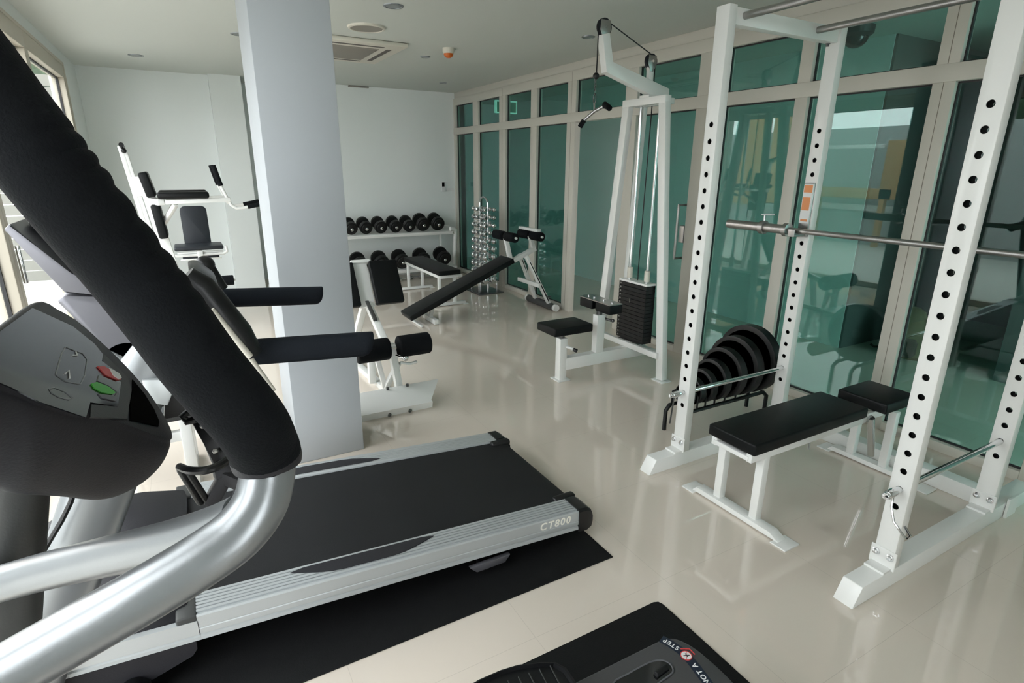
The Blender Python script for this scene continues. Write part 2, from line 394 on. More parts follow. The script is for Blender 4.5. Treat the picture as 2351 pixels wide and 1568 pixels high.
# ceiling cassette air conditioner
ax0, ax1, ay0, ay1 = .93, 1.885, 5.18, 6.17
t = thing('ceiling_air_conditioner', 'square ceiling cassette air conditioner partly behind the column', 'air conditioner', (1.4, 5.68, ZC))
MB().box((ax0, ay0, ZC-.036), (ax1, ay1, ZC-.001), .012).obj('panel', M['cream'], t)
MB().box((ax0+.2, ay0+.2, ZC-.042), (ax1-.2, ay1-.2, ZC-.03), .004).obj('intake_grille', M['grille'], t)
for k in range(4):
    mb = MB()
    if k == 0: mb.box((ax0+.18, ay0+.09, ZC-.037), (ax1-.18, ay0+.135, ZC-.03))
    if k == 1: mb.box((ax0+.18, ay1-.135, ZC-.037), (ax1-.18, ay1-.09, ZC-.03))
    if k == 2: mb.box((ax0+.09, ay0+.18, ZC-.037), (ax0+.135, ay1-.18, ZC-.03))
    if k == 3: mb.box((ax1-.135, ay0+.18, ZC-.037), (ax1-.09, ay1-.18, ZC-.03))
    mb.obj('louver', M['louver'], t)
tag(MB().box((2.11, 8.13, ZC-.02), (2.38, 8.17, ZC-.004), .003).obj('air_vent', M['grille']), 'thin slot air vent where the back wall meets the ceiling', 'vent')
t = thing('wall_thermostat', 'small white thermostat with dark screen on the back wall', 'thermostat', (3.425, 8.16, 1.27))
MB().box((3.39, 8.145, 1.20), (3.46, 8.17, 1.345), .006).obj('body', M['wht'], t)
MB().box((3.40, 8.142, 1.275), (3.44, 8.146, 1.335)).obj('screen', M['gloss'], t)
t = thing('light_switch', 'low white double light switch plate right of the thermostat', 'switch', (3.54, 8.16, 1.235))
MB().box((3.475, 8.16, 1.205), (3.60, 8.17, 1.265), .003).obj('plate', M['wall'], t)
MB().box((3.49, 8.155, 1.218), (3.53, 8.161, 1.252), .002).box((3.545, 8.155, 1.218), (3.585, 8.161, 1.252), .002).obj('rocker', M['wht'], t)

# ------------------------------------------------------------------ power rack
def cut_holes(o, holes, inner):
    """holes: list of (p,q,r) world cylinders; inner: (lo,hi) cavity"""
    base = world_loc(o)
    for kind in ('in', 'h'):
        c = MB()
        if kind == 'in': c.box(*inner)
        else:
            for p, q, r in holes: c.cyl(p, q, r, 20)
        co = c.obj('cutter', M['white'])
        md = o.modifiers.new('b', 'BOOLEAN'); md.object = co; md.operation = 'DIFFERENCE'; md.solver = 'EXACT'
        bpy.context.view_layer.update()
        me = bpy.data.meshes.new_from_object(o.evaluated_get(bpy.context.evaluated_depsgraph_get()))
        o.modifiers.clear(); o.data = me
        bpy.data.objects.remove(co)
    for p in o.data.polygons: p.use_smooth = True
    o.data.set_sharp_from_angle(angle=math.radians(32))
    o.data.materials.clear(); o.data.materials.append(M['white']); o.data.materials.append(M['shadesteel'])
    lo, hi = Vector(inner[0])-base, Vector(inner[1])-base
    for p in o.data.polygons:
        c = p.center
        if all(lo[i]-.0005 <= c[i] <= hi[i]+.0005 for i in range(3)): p.material_index = 1
RY = [1.992, .905]
rack = thing('power_rack', 'tall white steel power rack with drilled uprights around the black bench', 'power rack', (2.6, 1.45, 0))
for yi, yc in enumerate(RY):
    for xf, zt in ((2.185, 2.25), (3.0, 2.25)):
        o = MB().box((xf, yc-.0375, .08), (xf+.05, yc+.0375, zt), .004, 2).obj('upright', M['white'], rack)
        hs = [((xf-.02, yc, 1.757-.0743*k), (xf+.07, yc, 1.757-.0743*k), .0125) for k in range(20)]
        cut_holes(o, hs, ((xf+.003, yc-.0345, .09), (xf+.047, yc+.0345, zt-.005)))
        MB().box((xf-.055, yc-.0375, .08), (xf-.005, yc+.0375, .09), .001, 1).box((xf-.006, yc-.0475, .08), (xf, yc+.0475, .16), .002, 1).obj('bracket', M['white'], rack)
        for dy in (-.026, .026):
            MB()._lathe(V(xf-.006, yc+dy, .135), V(-1, 0, 0), [(0, .014), (.003, .014), (.004, .009), (.012, .009), (.013, .005)], 12).obj('bolt', M['chrome'], rack)
    x0, x1 = 1.952, 3.50
    poly = [(x0, yc-.0375, 0), (x1, yc-.0375, 0), (x1-.04, yc-.0375, .08), (x0+.045, yc-.0375, .08)]
    MB().prism(poly, (0, .075, 0), .003).obj('base_beam', M['white'], rack)
    MB().bar((2.235, yc, 2.21), (3.0, yc, 2.21), .05, .07, bev=.003).obj('side_beam', M['white'], rack)
    for xx in (2.245, 2.96):
        MB()._lathe(V(xx, yc, 2.172), V(0, 0, -1), [(0, .012), (.004, .012), (.005, .008), (.014, .008)], 10).obj('bolt', M['darksteel'], rack)
    # safety rod with pin
    rd = MB().cyl((2.09, yc, .418), (3.06, yc, .418), .0125, 20, .002).obj('safety_rod', M['chrome'], rack)
    MB()._lathe(V(2.105, yc, .418), V(1, 0, 0), [(0, .014), (.004, .0165), (.05, .0165), (.054, .013)], 16).obj('rod_head', M['chrome'], rd)
    MB().tube([(2.15, yc, .41), (2.145, yc-.005, .36), (2.13, yc-.03, .315), (2.12, yc-.075, .285), (2.115, yc-.09, .285), (2.118, yc-.095, .30), (2.12, yc-.07, .325)] if yi else
              [(2.12, yc, .41), (2.12, yc+.004, .36), (2.118, yc+.006, .31), (2.117, yc+.008, .27), (2.116, yc+.01, .25)], .0045, 8).obj('rod_hook', M['chrome'] if yi else M['darksteel'], rd)
MB().box((3.165, .94, 0), (3.245, 1.955, .08), .003).obj('rear_cross_beam', M['white'], rack)
MB().box((3.155, .855, .0), (3.255, .866, .10), .001, 1).obj('end_plate', M['white'], rack)
for xx in (2.30, 2.83):
    MB().cyl((xx, .93, 2.215), (xx, 1.97, 2.215), .016, 20).obj('pull_up_bar', M['steel'], rack)
for yc in RY:
    hk = MB().prism([(2.99, yc-.03, 1.20), (2.99, yc+.03, 1.20), (2.99, yc+.03, 1.30), (2.99, yc+.03, 1.49), (2.99, yc-.03, 1.49)], (.012, 0, 0), .002).box((2.90, yc-.02, 1.205), (2.992, yc+.02, 1.217), .002).box((2.892, yc-.02, 1.205), (2.902, yc+.02, 1.245), .002).obj('bar_hook', M['steel'], rack)
    MB().box((2.987, yc-.028, 1.275), (2.9895, yc+.028, 1.485)).obj('sticker', M['wht'], hk)
    for z0, z1, a_, b_ in ((1.44, 1.48, -.024, .024), (1.345, 1.415, -.02, .024), (1.285, 1.297, -.02, .02)): MB().box((2.9855, yc+a_, z0), (2.987, yc+b_, z1)).obj('sticker_print', M['orange'], hk)
# barbell
t = thing('barbell', 'long steel barbell resting across the power rack hooks', 'barbell', (2.93, 1.45, 1.242))
BZ, BX = 1.236, 2.93
MB().tube([(BX, .80, BZ), (BX, 1.1, BZ), (BX, 1.10, BZ), (BX, 2.06, BZ)], .0145, 18).obj('shaft', M['steel'], t)
for s_, y_in, y_out in ((1, 2.03, 2.455), (-1, .87, .445)):
    sl = MB().lathe((BX, y_in, BZ), (0, s_, 0), [(0, .02), (.004, .037), (.03, .037), (.034, .026), (.42, .0255), (.424, .022), (.425, .018)]).obj('sleeve', M['steel'], t)
    yc = y_in+s_*.155
    MB().lathe((BX, yc, BZ), (0, s_, 0), [(0, .035), (.003, .038), (.03, .038), (.033, .035)]).obj('lock_collar', M['steel'], t)
    MB().cyl((BX, yc+s_*.015, BZ+.03), (BX, yc+s_*.015, BZ+.075), .006, 12).cyl((BX-.01, yc+s_*.03, BZ+.072), (BX+.01, yc-s_*.045, BZ+.076), .004, 10).obj('collar_screw', M['chrome'], t)

# bench inside rack
t = thing('weight_bench', 'black padded bench with separate seat pad inside the power rack', 'bench', (2.55, 1.49, 0))
MB().box((1.965, 1.366, .388), (2.80, 1.621, .442), .009).obj('back_pad', M['vinyl'], t)
MB().box((2.88, 1.325, .400), (3.16, 1.575, .455), .009).obj('seat_pad', M['vinyl'], t)
fm = MB().bar((1.975, 1.40, .365), (2.84, 1.40, .365), .03, .04).bar((1.975, 1.59, .365), (2.84, 1.59, .365), .03, .04)
fm.bar((2.84, 1.40, .372), (3.13, 1.40, .372), .03, .04).bar((2.84, 1.55, .372), (3.13, 1.55, .372), .03, .04).bar((1.985, 1.40, .362), (1.985, 1.59, .362), .03, .022)
fm.obj('pad_frame', M['white'], t)
for xc, ys in ((2.085, (1.405, 1.61)), (3.10, (1.385, 1.56))):
    for y in ys: MB().bar((xc, y, .03), (xc, y, .352), .04, .04, up=(0, 1, 0)).obj('leg', M['white'], t)
for xc, y0, y1 in ((2.075, 1.20, 1.795), (3.10, 1.14, 1.73)):
    MB().prism([(xc-.028, y0+.05, .006), (xc-.028, y1-.05, .006), (xc-.028, y1-.075, .032), (xc-.028, y0+.10, .032)], (.056, 0, 0), .002).box((xc-.05, y0, 0), (xc+.05, y0+.075, .007), .002).box((xc-.05, y1-.075, 0), (xc+.05, y1, .007), .002).obj('foot', M['white'], t)
MB().cyl((2.845, 1.37, .375), (2.90, 1.36, .16), .017, 18).obj('adjuster_tube', M['chrome'], t)
MB().cyl((2.86, 1.37, .375), (2.86, 1.60, .375), .008).obj('hinge_rod', M['chrome'], t)
MB().cyl((2.50, 1.46, .35), (2.46, 1.43, .27), .005).obj('pop_pin', M['chrome'], t)

# ------------------------------------------------------------------ weight plate stand + plates
t = thing('plate_rack', 'low black rack of weight plates on the floor behind the power rack', 'plate rack', (2.8, 2.22, 0))
mb = MB()
for dy in (-.07, .07): mb.tube([(2.42, 2.262+dy, .0), (2.42, 2.262+dy, .13), (2.45, 2.262+dy, .162), (3.14, 2.262+dy, .162), (3.18, 2.262+dy, .13), (3.18, 2.262+dy, .0)], .013, 12)
mb.obj('frame', M['iron'], t)
px = [2.50, 2.565, 2.64, 2.725, 2.82, 2.925, 3.045]
pr = [.068, .085, .105, .13, .16, .19, .218]
for x in [2.465]+[(px[i]+px[i+1])/2 for i in range(6)]+[3.12]:
    MB().tube([(x, 2.192, .165), (x, 2.192, .25), (x, 2.212, .265), (x, 2.312, .265), (x, 2.332, .25), (x, 2.332, .165)], .006, 8).obj('divider', M['iron'], t)
nm = ['smallest black plate, leftmost on the low plate rack', 'second smallest black plate on the low plate rack', 'third smallest black plate on the low plate rack', 'middle sized black plate at the centre of the plate rack', 'third largest black plate on the low plate rack', 'second largest black plate on the low plate rack', 'largest black weight plate, rightmost on the low rack']
for x, r, lab in zip(px, pr, nm):
    zc = .176+r
    w = .015+.019*r/.2
    p_ = thing('weight_plate', lab, 'weight plate', (x, 2.262, zc), 'plates on the low rack')
    MB()._lathe(V(x-w, 2.262, zc), V(1, 0, 0), [(0, r*.93), (.004, r), (2*w-.004, r), (2*w, r*.93), (2*w, r*.86), (2*w-.003, r*.84), (2*w-.003, r*.36), (2*w-.001, r*.34), (2*w-.001, .026), (.001, .026), (.001, r*.34), (.003, r*.36), (.003, r*.84), (0, r*.86)], 40).obj('disc', M['ironp'], p_)
    MB()._lathe(V(x-w-.001, 2.262, zc), V(1, 0, 0), [(0, .026), (0, .033), (2*w+.002, .033), (2*w+.002, .026)], 24).obj('hub_ring', M['darksteel'], p_)

# ------------------------------------------------------------------ lat pulldown
LY = 3.372
t = thing('lat_pulldown_machine', 'white cable pulldown machine with weight stack and small black seat', 'cable machine', (2.9, LY, 0))
LX = 3.01
for s_ in (-1, 1):
    MB().bar((LX, LY+s_*.395, .01), (LX, LY+s_*.19, 2.02), .05, .07, up=(0, 1, 0)).obj('front_leg', M['white'], t)
    MB().bar((3.135, LY+s_*.24, .16), (LX+.09, LY+s_*.12, 2.0), .04, .045, up=(0, 1, 0)).obj('rear_leg', M['white'], t)
    for xx in (LX,): MB().box((xx-.05, LY+s_*.395-.06, 0), (xx+.05, LY+s_*.395+.06, .007), .002).obj('foot', M['white'], t)
    MB().cyl((3.06, LY+s_*.10, .20), (3.06, LY+s_*.10, 2.0), .0115, 16).obj('guide_rod', M['chrome'], t)
    MB().cyl((3.06, LY+s_*.10, .715), (3.06, LY+s_*.10, .80), .0225, 18, .003).obj('rod_bushing', M['cream'], t)
MB().bar((LX, LY-.227, 2.02), (LX, LY+.227, 2.02), .056, .05).bar((LX+.08, LY-.18, 2.015), (LX+.08, LY+.18, 2.015), .05, .04).obj('top_beam', M['white'], t)
MB().bar((2.98, LY-.37, .195), (2.98, LY+.37, .195), .035, .045).obj('front_cross_beam', M['white'], t)
MB().bar((2.37, LY, .127), (3.16, LY, .127), .07, .095).obj('base_beam', M['white'], t)
MB().bar((3.135, LY-.27, .14), (3.135, LY+.27, .14), .05, .05).obj('rear_cross_beam', M['white'], t)
MB().bar((2.345, LY, .0), (2.345, LY, .335), .065, .065, up=(1, 0, 0)).box((2.29, LY-.06, 0), (2.40, LY+.06, .007), .002).obj('seat_post', M['white'], t)
MB().cyl((2.345, LY, .33), (2.345, LY, .385), .02).obj('seat_tube', M['darksteel'], t)
sp = MB().box((2.215, LY-.10, .378), (2.56, LY+.15, .44), .011).obj('seat', M['vinyl'], t)
MB().cyl((2.37, LY-.03, .27), (2.40, LY-.075, .255), .012).obj('seat_knob', M['white'], t)
MB().cyl((2.40, LY-.075, .255), (2.42, LY-.10, .245), .014, 14, .004).obj('knob_cap', M['plastic'], t)
MB().bar((2.69, LY, .17), (2.69, LY, .475), .075, .06, up=(0, 1, 0)).obj('thigh_post', M['white'], t)
MB().cyl((2.69, LY, .47), (2.69, LY, .54), .024).obj('thigh_tube', M['darksteel'], t)
pl = MB().box((2.632, LY-.19, .585), (2.755, LY+.185, .593), .001, 1).obj('thigh_pad_plate', M['steel'], t)
for y0, y1 in ((-.19, -.015), (.025, .185)):
    MB().box((2.633, LY+y0, .515), (2.754, LY+y1, .586), .008).obj('thigh_pad', M['vinyl'], t)
for dy in (-.15, -.05, .07, .14): MB().cyl((2.69, LY+dy, .59), (2.69, LY+dy, .602), .009, 10).obj('bolt', M['chrome'], pl)
MB().cyl((2.73, LY, .44), (2.76, LY-.06, .43), .01).ball((2.77, LY-.07, .43), .014).obj('thigh_knob', M['darksteel'], t)
for k in range(15):
    z = .222+k*.031
    MB().box((3.01, LY-.155, z), (3.105, LY+.165, z+.0295), .002, 1).obj('weight_plate', M['iron'], t)
MB().box((3.008, LY-.157, .688), (3.107, LY+.167, .705), .002, 1).obj('top_plate', M['white'], t)
MB().box((2.99, LY-.10, .205), (3.09, LY+.11, .222), .002, 1).obj('stack_buffer', M['darksteel'], t)
MB().cyl((2.99, LY-.0, .56), (3.0, LY-.0, .56), .006).box((2.985, LY-.008, .535), (2.995, LY+.002, .575), .002, 1).obj('selector_pin', M['chrome'], t)
mb = MB()
for k in range(15): mb.box((3.0085, LY+.135, .232+k*.031), (3.0098, LY+.150, .242+k*.031))
mb.obj('weight_numbers', M['steel'], t)
# arm
poly = [(2.568, 2.405), (2.618, 2.18), (3.04, 2.06), (3.20, 2.06), (3.20, 2.115), (2.668, 2.245), (2.628, 2.42)]
MB().prism([(x, LY-.03, z) for x, z in poly], (0, .06, 0), .002).obj('top_arm', M['white'], t)
MB().box((2.99, LY-.05, 2.043), (3.16, LY+.05, 2.062), .002).obj('arm_plate', M['white'], t)
def pulley(c, r):
    x, z = c
    a_ = MB()._lathe(V(x, LY-.012, z), V(0, 1, 0), [(0, r), (.006, r*.82), (.012, r*.8), (.018, r*.82), (.024, r)], 28).obj('pulley', M['plastg'], t)
    MB().prism([(x-.7*r, LY-.02, z+.75*r), (x+.7*r, LY-.02, z+.75*r), (x+.8*r, LY-.02, z-.3*r), (x+.25*r, LY-.02, z-1.35*r), (x-.25*r, LY-.02, z-1.35*r), (x-.8*r, LY-.02, z-.3*r)], (0, .005, 0), .001).prism([(x-.7*r, LY+.016, z+.75*r), (x+.7*r, LY+.016, z+.75*r), (x+.8*r, LY+.016, z-.3*r), (x+.25*r, LY+.016, z-1.35*r), (x-.25*r, LY+.016, z-1.35*r), (x-.8*r, LY+.016, z-.3*r)], (0, .005, 0), .001).obj('pulley_bracket', M['steel'], a_)
    MB().cyl((x, LY-.026, z), (x, LY+.026, z), .009).obj('axle', M['chrome'], a_)
pulley((2.60, 2.455), .055); pulley((3.03, 2.285), .05)
MB().bar((3.03, LY, 2.10), (3.03, LY, 2.26), .03, .045, up=(1, 0, 0)).obj('pulley_post', M['white'], t)
arc = lambda cx_, cz_, r, a0, a1: [(cx_+r*math.cos(math.radians(a0+(a1-a0)*k/8)), LY, cz_+r*math.sin(math.radians(a0+(a1-a0)*k/8))) for k in range(9)]
MB().tube([(2.555, LY, 2.16)]+arc(2.60, 2.455, .046, 180, 70)+arc(3.03, 2.285, .042, 70, 0)+[(3.072, LY, 2.02), (3.06, LY, 1.2), (3.055, LY, .80), (3.057, LY, .71)], .004, 8).obj('cable', M['plastic'], t)
MB().ball((2.552, LY, 2.155), .022).obj('cable_stop', M['plastic'], t)
mb = MB(); z = 2.13
for k in range(5):
    mb.tube([(2.55, LY+(.008 if k % 2 else 0)*math.cos(a_), z+.013*math.sin(a_)) if k % 2 else (2.55+.008*math.cos(a_), LY, z+.013*math.sin(a_)) for a_ in [i*PI/5 for i in range(11)]], .0022, 6); z -= .018
mb.tube([(2.548, LY+.014*math.cos(a_), 2.012+.03*math.sin(a_)) for a_ in [i*PI/7 for i in range(15)]], .003, 8)
mb.obj('chain_and_clip', M['darksteel'], t)
# cable handle held by clip: V shaped bar
hd = thing('pulldown_handle', 'short angled pulldown bar with black grips hanging from the cable', 'cable handle', (2.547, LY, 1.96))
A_, B_ = onY(LY, 1338, 278), None
A_ = onX(2.50, 1341, 276); B_ = onX(2.59, 1388, 243)
MB().tube([A_, (A_+B_)/2+V(0, 0, .012), B_], .0115, 14).tube([(2.547, LY, 1.985), ((A_+B_)/2+V(0, 0, .012))], .006, 8).obj('bar', M['steel'], hd)
for p, q in ((A_, onX(2.48, 1331, 292)), (B_, onX(2.56, 1398, 246))):
    MB().cyl(p, q, .0175, 18, .004).obj('grip', M['foam'], hd)
MB().cyl(onX(2.585, 1388, 239), onX(2.57, 1400, 249), .019, 18, .004).obj('grip', M['foam'], hd)

# ------------------------------------------------------------------ flat bench in front of dumbbell rack
t = thing('flat_bench', 'flat black padded bench on white legs in front of the dumbbell rack', 'bench', (2.55, 6.5, 0))
MB().box((2.41, 5.94, .372), (2.685, 7.15, .425), .009).obj('pad', M['vinyl'], t)
MB().bar((2.435, 5.98, .352), (2.435, 7.12, .352), .03, .035).bar((2.66, 5.98, .352), (2.66, 7.12, .352), .03, .035).bar((2.435, 5.98, .352), (2.66, 5.98, .352), .03, .035).obj('pad_frame', M['white'], t)
for y in (6.02, 7.08):
    for x in (2.445, 2.635): MB().bar((x, y, .02), (x, y, .34), .035, .035, up=(1, 0, 0)).obj('leg', M['white'], t)
    MB().bar((2.29, y, .022), (2.77, y, .022), .05, .03).box((2.26, y-.035, 0), (2.33, y+.035, .006), .001).box((2.73, y-.035, 0), (2.80, y+.035, .006), .001).obj('foot', M['white'], t)
# ------------------------------------------------------------------ decline sit-up bench
t = thing('decline_bench', 'long sloping black sit-up bench with foam leg rollers', 'sit-up bench', (2.6, 5.45, 0))
lo, hi = V(1.83, 5.45, .095), V(3.03, 5.45, .60)
d = (hi-lo).normalized(); up_ = V(-d.z, 0, d.x)
m4 = frame_mtx(lo, d, (0, 1, 0)); L_ = (hi-lo).length
MB().box((0, -.145, -.035), (L_, .145, .02), .01, mtx=m4).obj('pad', M['vinyl'], t)
MB().bar(lo+up_*-.055+d*.05, hi+up_*-.055+d*.36, .05, .05, up=up_).obj('main_beam', M['white'], t)
MB().bar((2.10, 5.27, .03), (2.10, 5.62, .03), .05, .05).bar(V(2.10, 5.45, .04), lo+up_*-.06+d*.30, .04, .04).obj('front_foot', M['white'], t)
MB().bar((1.93, 5.24, .012), (1.93, 5.62, .012), .022, .02).obj('floor_bar', M['white'], t)
top_ = V(3.22, 5.45, .64)
for y in (5.30, 5.60):
    st = MB().bar((3.22, 5.45+(y-5.45)*.5, .62), (3.50, y, .05), .035, .05, up=(0, 1, 0)).obj('rear_strut', M['white'], t)
    MB().bar((3.252, 5.45+(y-5.45)*.55-.02, .56), (3.475, y-.02, .10), .012, .014, up=(0, 1, 0)).obj('slot', M['plastic'], st)
MB().cyl((3.50, 5.20, .042), (3.50, 5.76, .042), .04, 20).obj('rear_foot', M['greyp'], t)
MB().cyl((3.50, 5.155, .042), (3.50, 5.20, .042), .04, 20, .004).cyl((3.50, 5.76, .042), (3.50, 5.80, .042), .04, 20, .004).obj('foot_cap', M['white'], t)
MB().bar((3.33, 5.25, .30), (3.33, 5.72, .30), .035, .045).obj('cross_bar', M['white'], t)
MB().cyl((3.46, 5.36, .13), (3.46, 5.22, .17), .008).obj('adjust_pin', M['darksteel'], t)
mb = MB().bar(hi+up_*-.05+d*.02, (3.0, 5.45, .83), .045, .045, up=(1, 0, 0)).bar(hi+up_*-.05+d*.34, (3.31, 5.45, .83), .045, .04, up=(1, 0, 0))
mb.obj('roller_post', M['white'], t)
for xx, zz in ((2.995, .845), (3.32, .84)):
    MB().cyl((xx, 5.20, zz), (xx, 5.70, zz), .012).obj('roller_axle', M['white'], t)
    for y0, y1 in ((5.22, 5.42), (5.47, 5.68)):
        MB().cyl((xx, y0, zz), (xx, y1, zz), .05, 24, .012).obj('leg_roller', M['foam'], t)
MB().bar((3.31, 5.26, .905), (3.31, 5.66, .905), .05, .03).obj('handle_plate', M['white'], t)

# ------------------------------------------------------------------ back extension bench right of column
t = thing('back_extension_bench', 'white back extension bench with split black pads just right of the column', 'exercise bench', (1.15, 3.8, 0))
poly = [(3.345, 0.0), (3.335, .045), (3.36, .05), (3.57, .105), (3.575, .098), (3.37, .035), (3.36, 0.0)]
a1, a2 = .80, 1.30
loops = []
MB().loft([[(a1, y, z) for y, z in poly], [(a2-.02+(.14 if y > 3.5 else 0), y, z) for y, z in poly]]).obj('foot_plate', M['white'], t)
for xx in (.98, 1.12):
    MB().cyl((xx+.06, 3.55, .10), (xx+.06, 3.55, .118), .010, 10).cyl((xx, 3.352, .0), (xx, 3.332, .016), .011, 10).obj('bolt', M['darksteel'], t)
MB().bar((1.10, 3.62, .02), (1.02, 4.75, .02), .05, .04).bar((.80, 3.62, .02), (1.25, 3.62, .02), .05, .04).bar((.85, 4.75, .02), (1.3, 4.75, .02), .05, .04).obj('base_frame', M['white'], t)
MB().bar((1.14, 3.60, .03), (1.105, 3.63, .40), .045, .06, up=(0, 1, 0)).obj('roller_post', M['white'], t)
MB().cyl((.86, 3.61, .375), (1.39, 3.61, .375), .016).obj('roller_axle', M['chrome'], t)
for x0, x1 in ((.86, 1.085), (1.145, 1.375)):
    MB().cyl((x0, 3.61, .375), (x1, 3.61, .375), .076, 28, .016).obj('leg_roller', M['foam'], t)
MB().bar((1.11, 3.66, .30), (1.155, 4.35, .53), .05, .05).obj('main_rail', M['white'], t)
MB().bar((1.125, 4.05, .45), (1.145, 4.33, .53), .028, .055).obj('slide_tube', M['greyp'], t)
for p, q, w_ in (((1.03, 3.9, .03), (1.05, 3.95, .37), .05), ((1.10, 4.75, .03), (1.15, 4.38, .55), .05), ((1.08, 3.75, .03), (1.16, 3.66, .24), .035), ((1.08, 3.75, .03), (1.03, 3.75, .30), .035)):
    MB().bar(p, q, w_, w_, up=(1, 0, 0)).obj('support_post', M['white'], t)
MB().cyl((1.13, 3.60, .32), (1.17, 3.545, .31), .012).ball((1.175, 3.54, .31), .02).obj('adjust_knob', M['chrome'], t)
MB().tube([(1.15, 3.58, .27), (1.22, 3.58, .25), (1.27, 3.60, .25)], .010).obj('peg', M['white'], t)
pb, pt = V(0, 4.27, .52), V(0, 4.45, .83)
dd = (pt-pb).normalized(); nn = V(0, -dd.z, dd.y)
for x0, x1 in ((1.205, 1.43), (.85, 1.085)):
    m4 = frame_mtx((0, 4.27, .525), (1, 0, 0), dd)
    MB().box((x0, 0, -.03), (x1, .36, .025), .012, mtx=m4).obj('thigh_pad', M['vinyl'], t)
m4 = frame_mtx((0, 4.27, .525), (1, 0, 0), dd)
MB().box((1.085, 0, -.05), (1.205, .37, -.035), .003, mtx=m4).box((1.075, .36, -.06), (1.225, .385, .0), .003, mtx=m4).obj('pad_plate', M['white'], t)

# ------------------------------------------------------------------ dumbbell rack and dumbbells
t = thing('dumbbell_rack', 'white two tier dumbbell rack along the back wall', 'rack', (2.1, 7.8, 0))
for sx, x in ((1, 3.43), (-1, .86)):
    MB().tube([(x-sx*.12, 7.68, .70), (x-sx*.06, 7.69, .70), (x-sx*.015, 7.72, .675), (x, 7.76, .61), (x, 7.80, .4), (x, 7.86, .04)], [.03]*6, 16, axis=(0, 1, 0)).bar((x, 7.60, .02), (x, 8.08, .02), .06, .04).obj('end_frame', M['white'], t)
    MB().bar((x-sx*.16, 7.95, .04), (x-sx*.16, 7.95, .70), .03, .03, up=(1, 0, 0)).obj('rear_post', M['white'], t)
tilt = .30
def shelf(z, y0):
    m4 = Matrix.Translation((0, y0, z)) @ Matrix.Rotation(tilt, 4, 'X')
    MB().box((.86, 0, -.012), (3.36 if z > .4 else 3.40, .05, .03), .004, mtx=m4).box((.86, .20, -.012), (3.40, .25, .03), .004, mtx=m4).box((.86, 0, -.014), (3.40, .25, -.008), .001, 1, mtx=m4).obj('shelf', M['white'], t)
shelf(.635, 7.70); shelf(.13, 7.66)
def dumbbell(c, r, label, grp, name='dumbbell'):
    """axis along Y tilted; c = centre"""
    t = thing(name, label, 'dumbbell', c, grp)
    ax = V(0, math.cos(tilt), math.sin(tilt)); c = Vector(c)
    MB().cyl(c-ax*.15, c+ax*.15, .014, 14).obj('handle', M['chrome'], t)
    for s_ in (-1, 1):
        for k, (rr, w_, o_) in enumerate(((r, .022, .062), (r*.97, .022, .086), (r*.70, .016, .108))):
            p = c+ax*(s_*o_)
            MB()._lathe(p, ax*s_, [(0, rr*.9), (.003, rr), (w_-.004, rr), (w_, rr*.94), (w_, rr*.75), (w_-.004, rr*.7), (w_-.004, .014)], 28).obj('plate', M['ironp'], t)
        MB()._lathe(c+ax*(s_*.125), ax*s_, [(0, .022), (.02, .022), (.027, .016), (.029, .006)], 16).obj('end_cap', M['chrome'], t)
    return t
ups = [(205, 455), (448, 430), (693, 418), (938, 412), (1160, 403), (1390, 380), (1632, 367)]
ordn = ['rightmost black dumbbell on the upper rack shelf', 'second black dumbbell from the right on the upper shelf', 'third black dumbbell from the right on the upper shelf', 'fourth black dumbbell from the right on the upper shelf', 'fifth black dumbbell from the right on the upper shelf', 'sixth black dumbbell from the right on the upper shelf', 'upper shelf black dumbbell half hidden by the column edge']
first = None
for i, (u, v) in enumerate(ups):
    p = onY(7.68, 780+u*.14028, 460+v*.14028)
    c = (p.x, 7.68+.15*math.cos(tilt), .745+.15*math.sin(tilt)+(.012 if i > 4 else 0))
    lab = ordn[6-i]
    if i < 5:
        if first is None: first = dumbbell(c, .088, lab, 'dumbbells on the upper shelf')
        else: dup(first, c, lab)
    elif i == 5: f2 = dumbbell(c, .1, lab, 'dumbbells on the upper shelf')
    else: dup(f2, c, lab)
lowl = ['lower shelf black dumbbell nearest the column', 'lower shelf dumbbell partly behind the back extension pad', 'middle dumbbell of the lower rack shelf', 'lower shelf dumbbell behind the flat bench pad', 'rightmost black dumbbell on the lower rack shelf']
first = None
for i, u in enumerate((355, 710, 1045, 1395, 1735)):
    p = onY(7.62, 780+u*.14028, 460+(1045-i*24)*.14028)
    c = (p.x, 7.62+.15*math.cos(tilt), .262+.15*math.sin(tilt))
    if first is None: first = dumbbell(c, .108, lowl[i], 'dumbbells on the lower shelf')
    else: dup(first, c, lowl[i])
# small chrome dumbbells on the floor under the rack
small = None
for i, (x, y, lab) in enumerate(((2.60, 7.70, 'small chrome dumbbell on the floor under the rack, left one'), (2.78, 7.74, 'small chrome dumbbell on the floor under the rack, middle one'), (2.95, 7.72, 'small chrome dumbbell on the floor under the rack, right one'))):
    if small is None:
        small = thing('small_dumbbell', lab, 'dumbbell', (x, y, .031), 'chrome dumbbells on the floor')
        MB().cyl((x-.06, y, .031), (x+.06, y, .031), .011).obj('handle', M['chrome'], small)
        for s_ in (-1, 1): MB().cyl((x+s_*.05, y, .031), (x+s_*.085, y, .031), .03, 16, .006).obj('head', M['steel'], small)
    else: dup(small, (x, y, .031), lab)

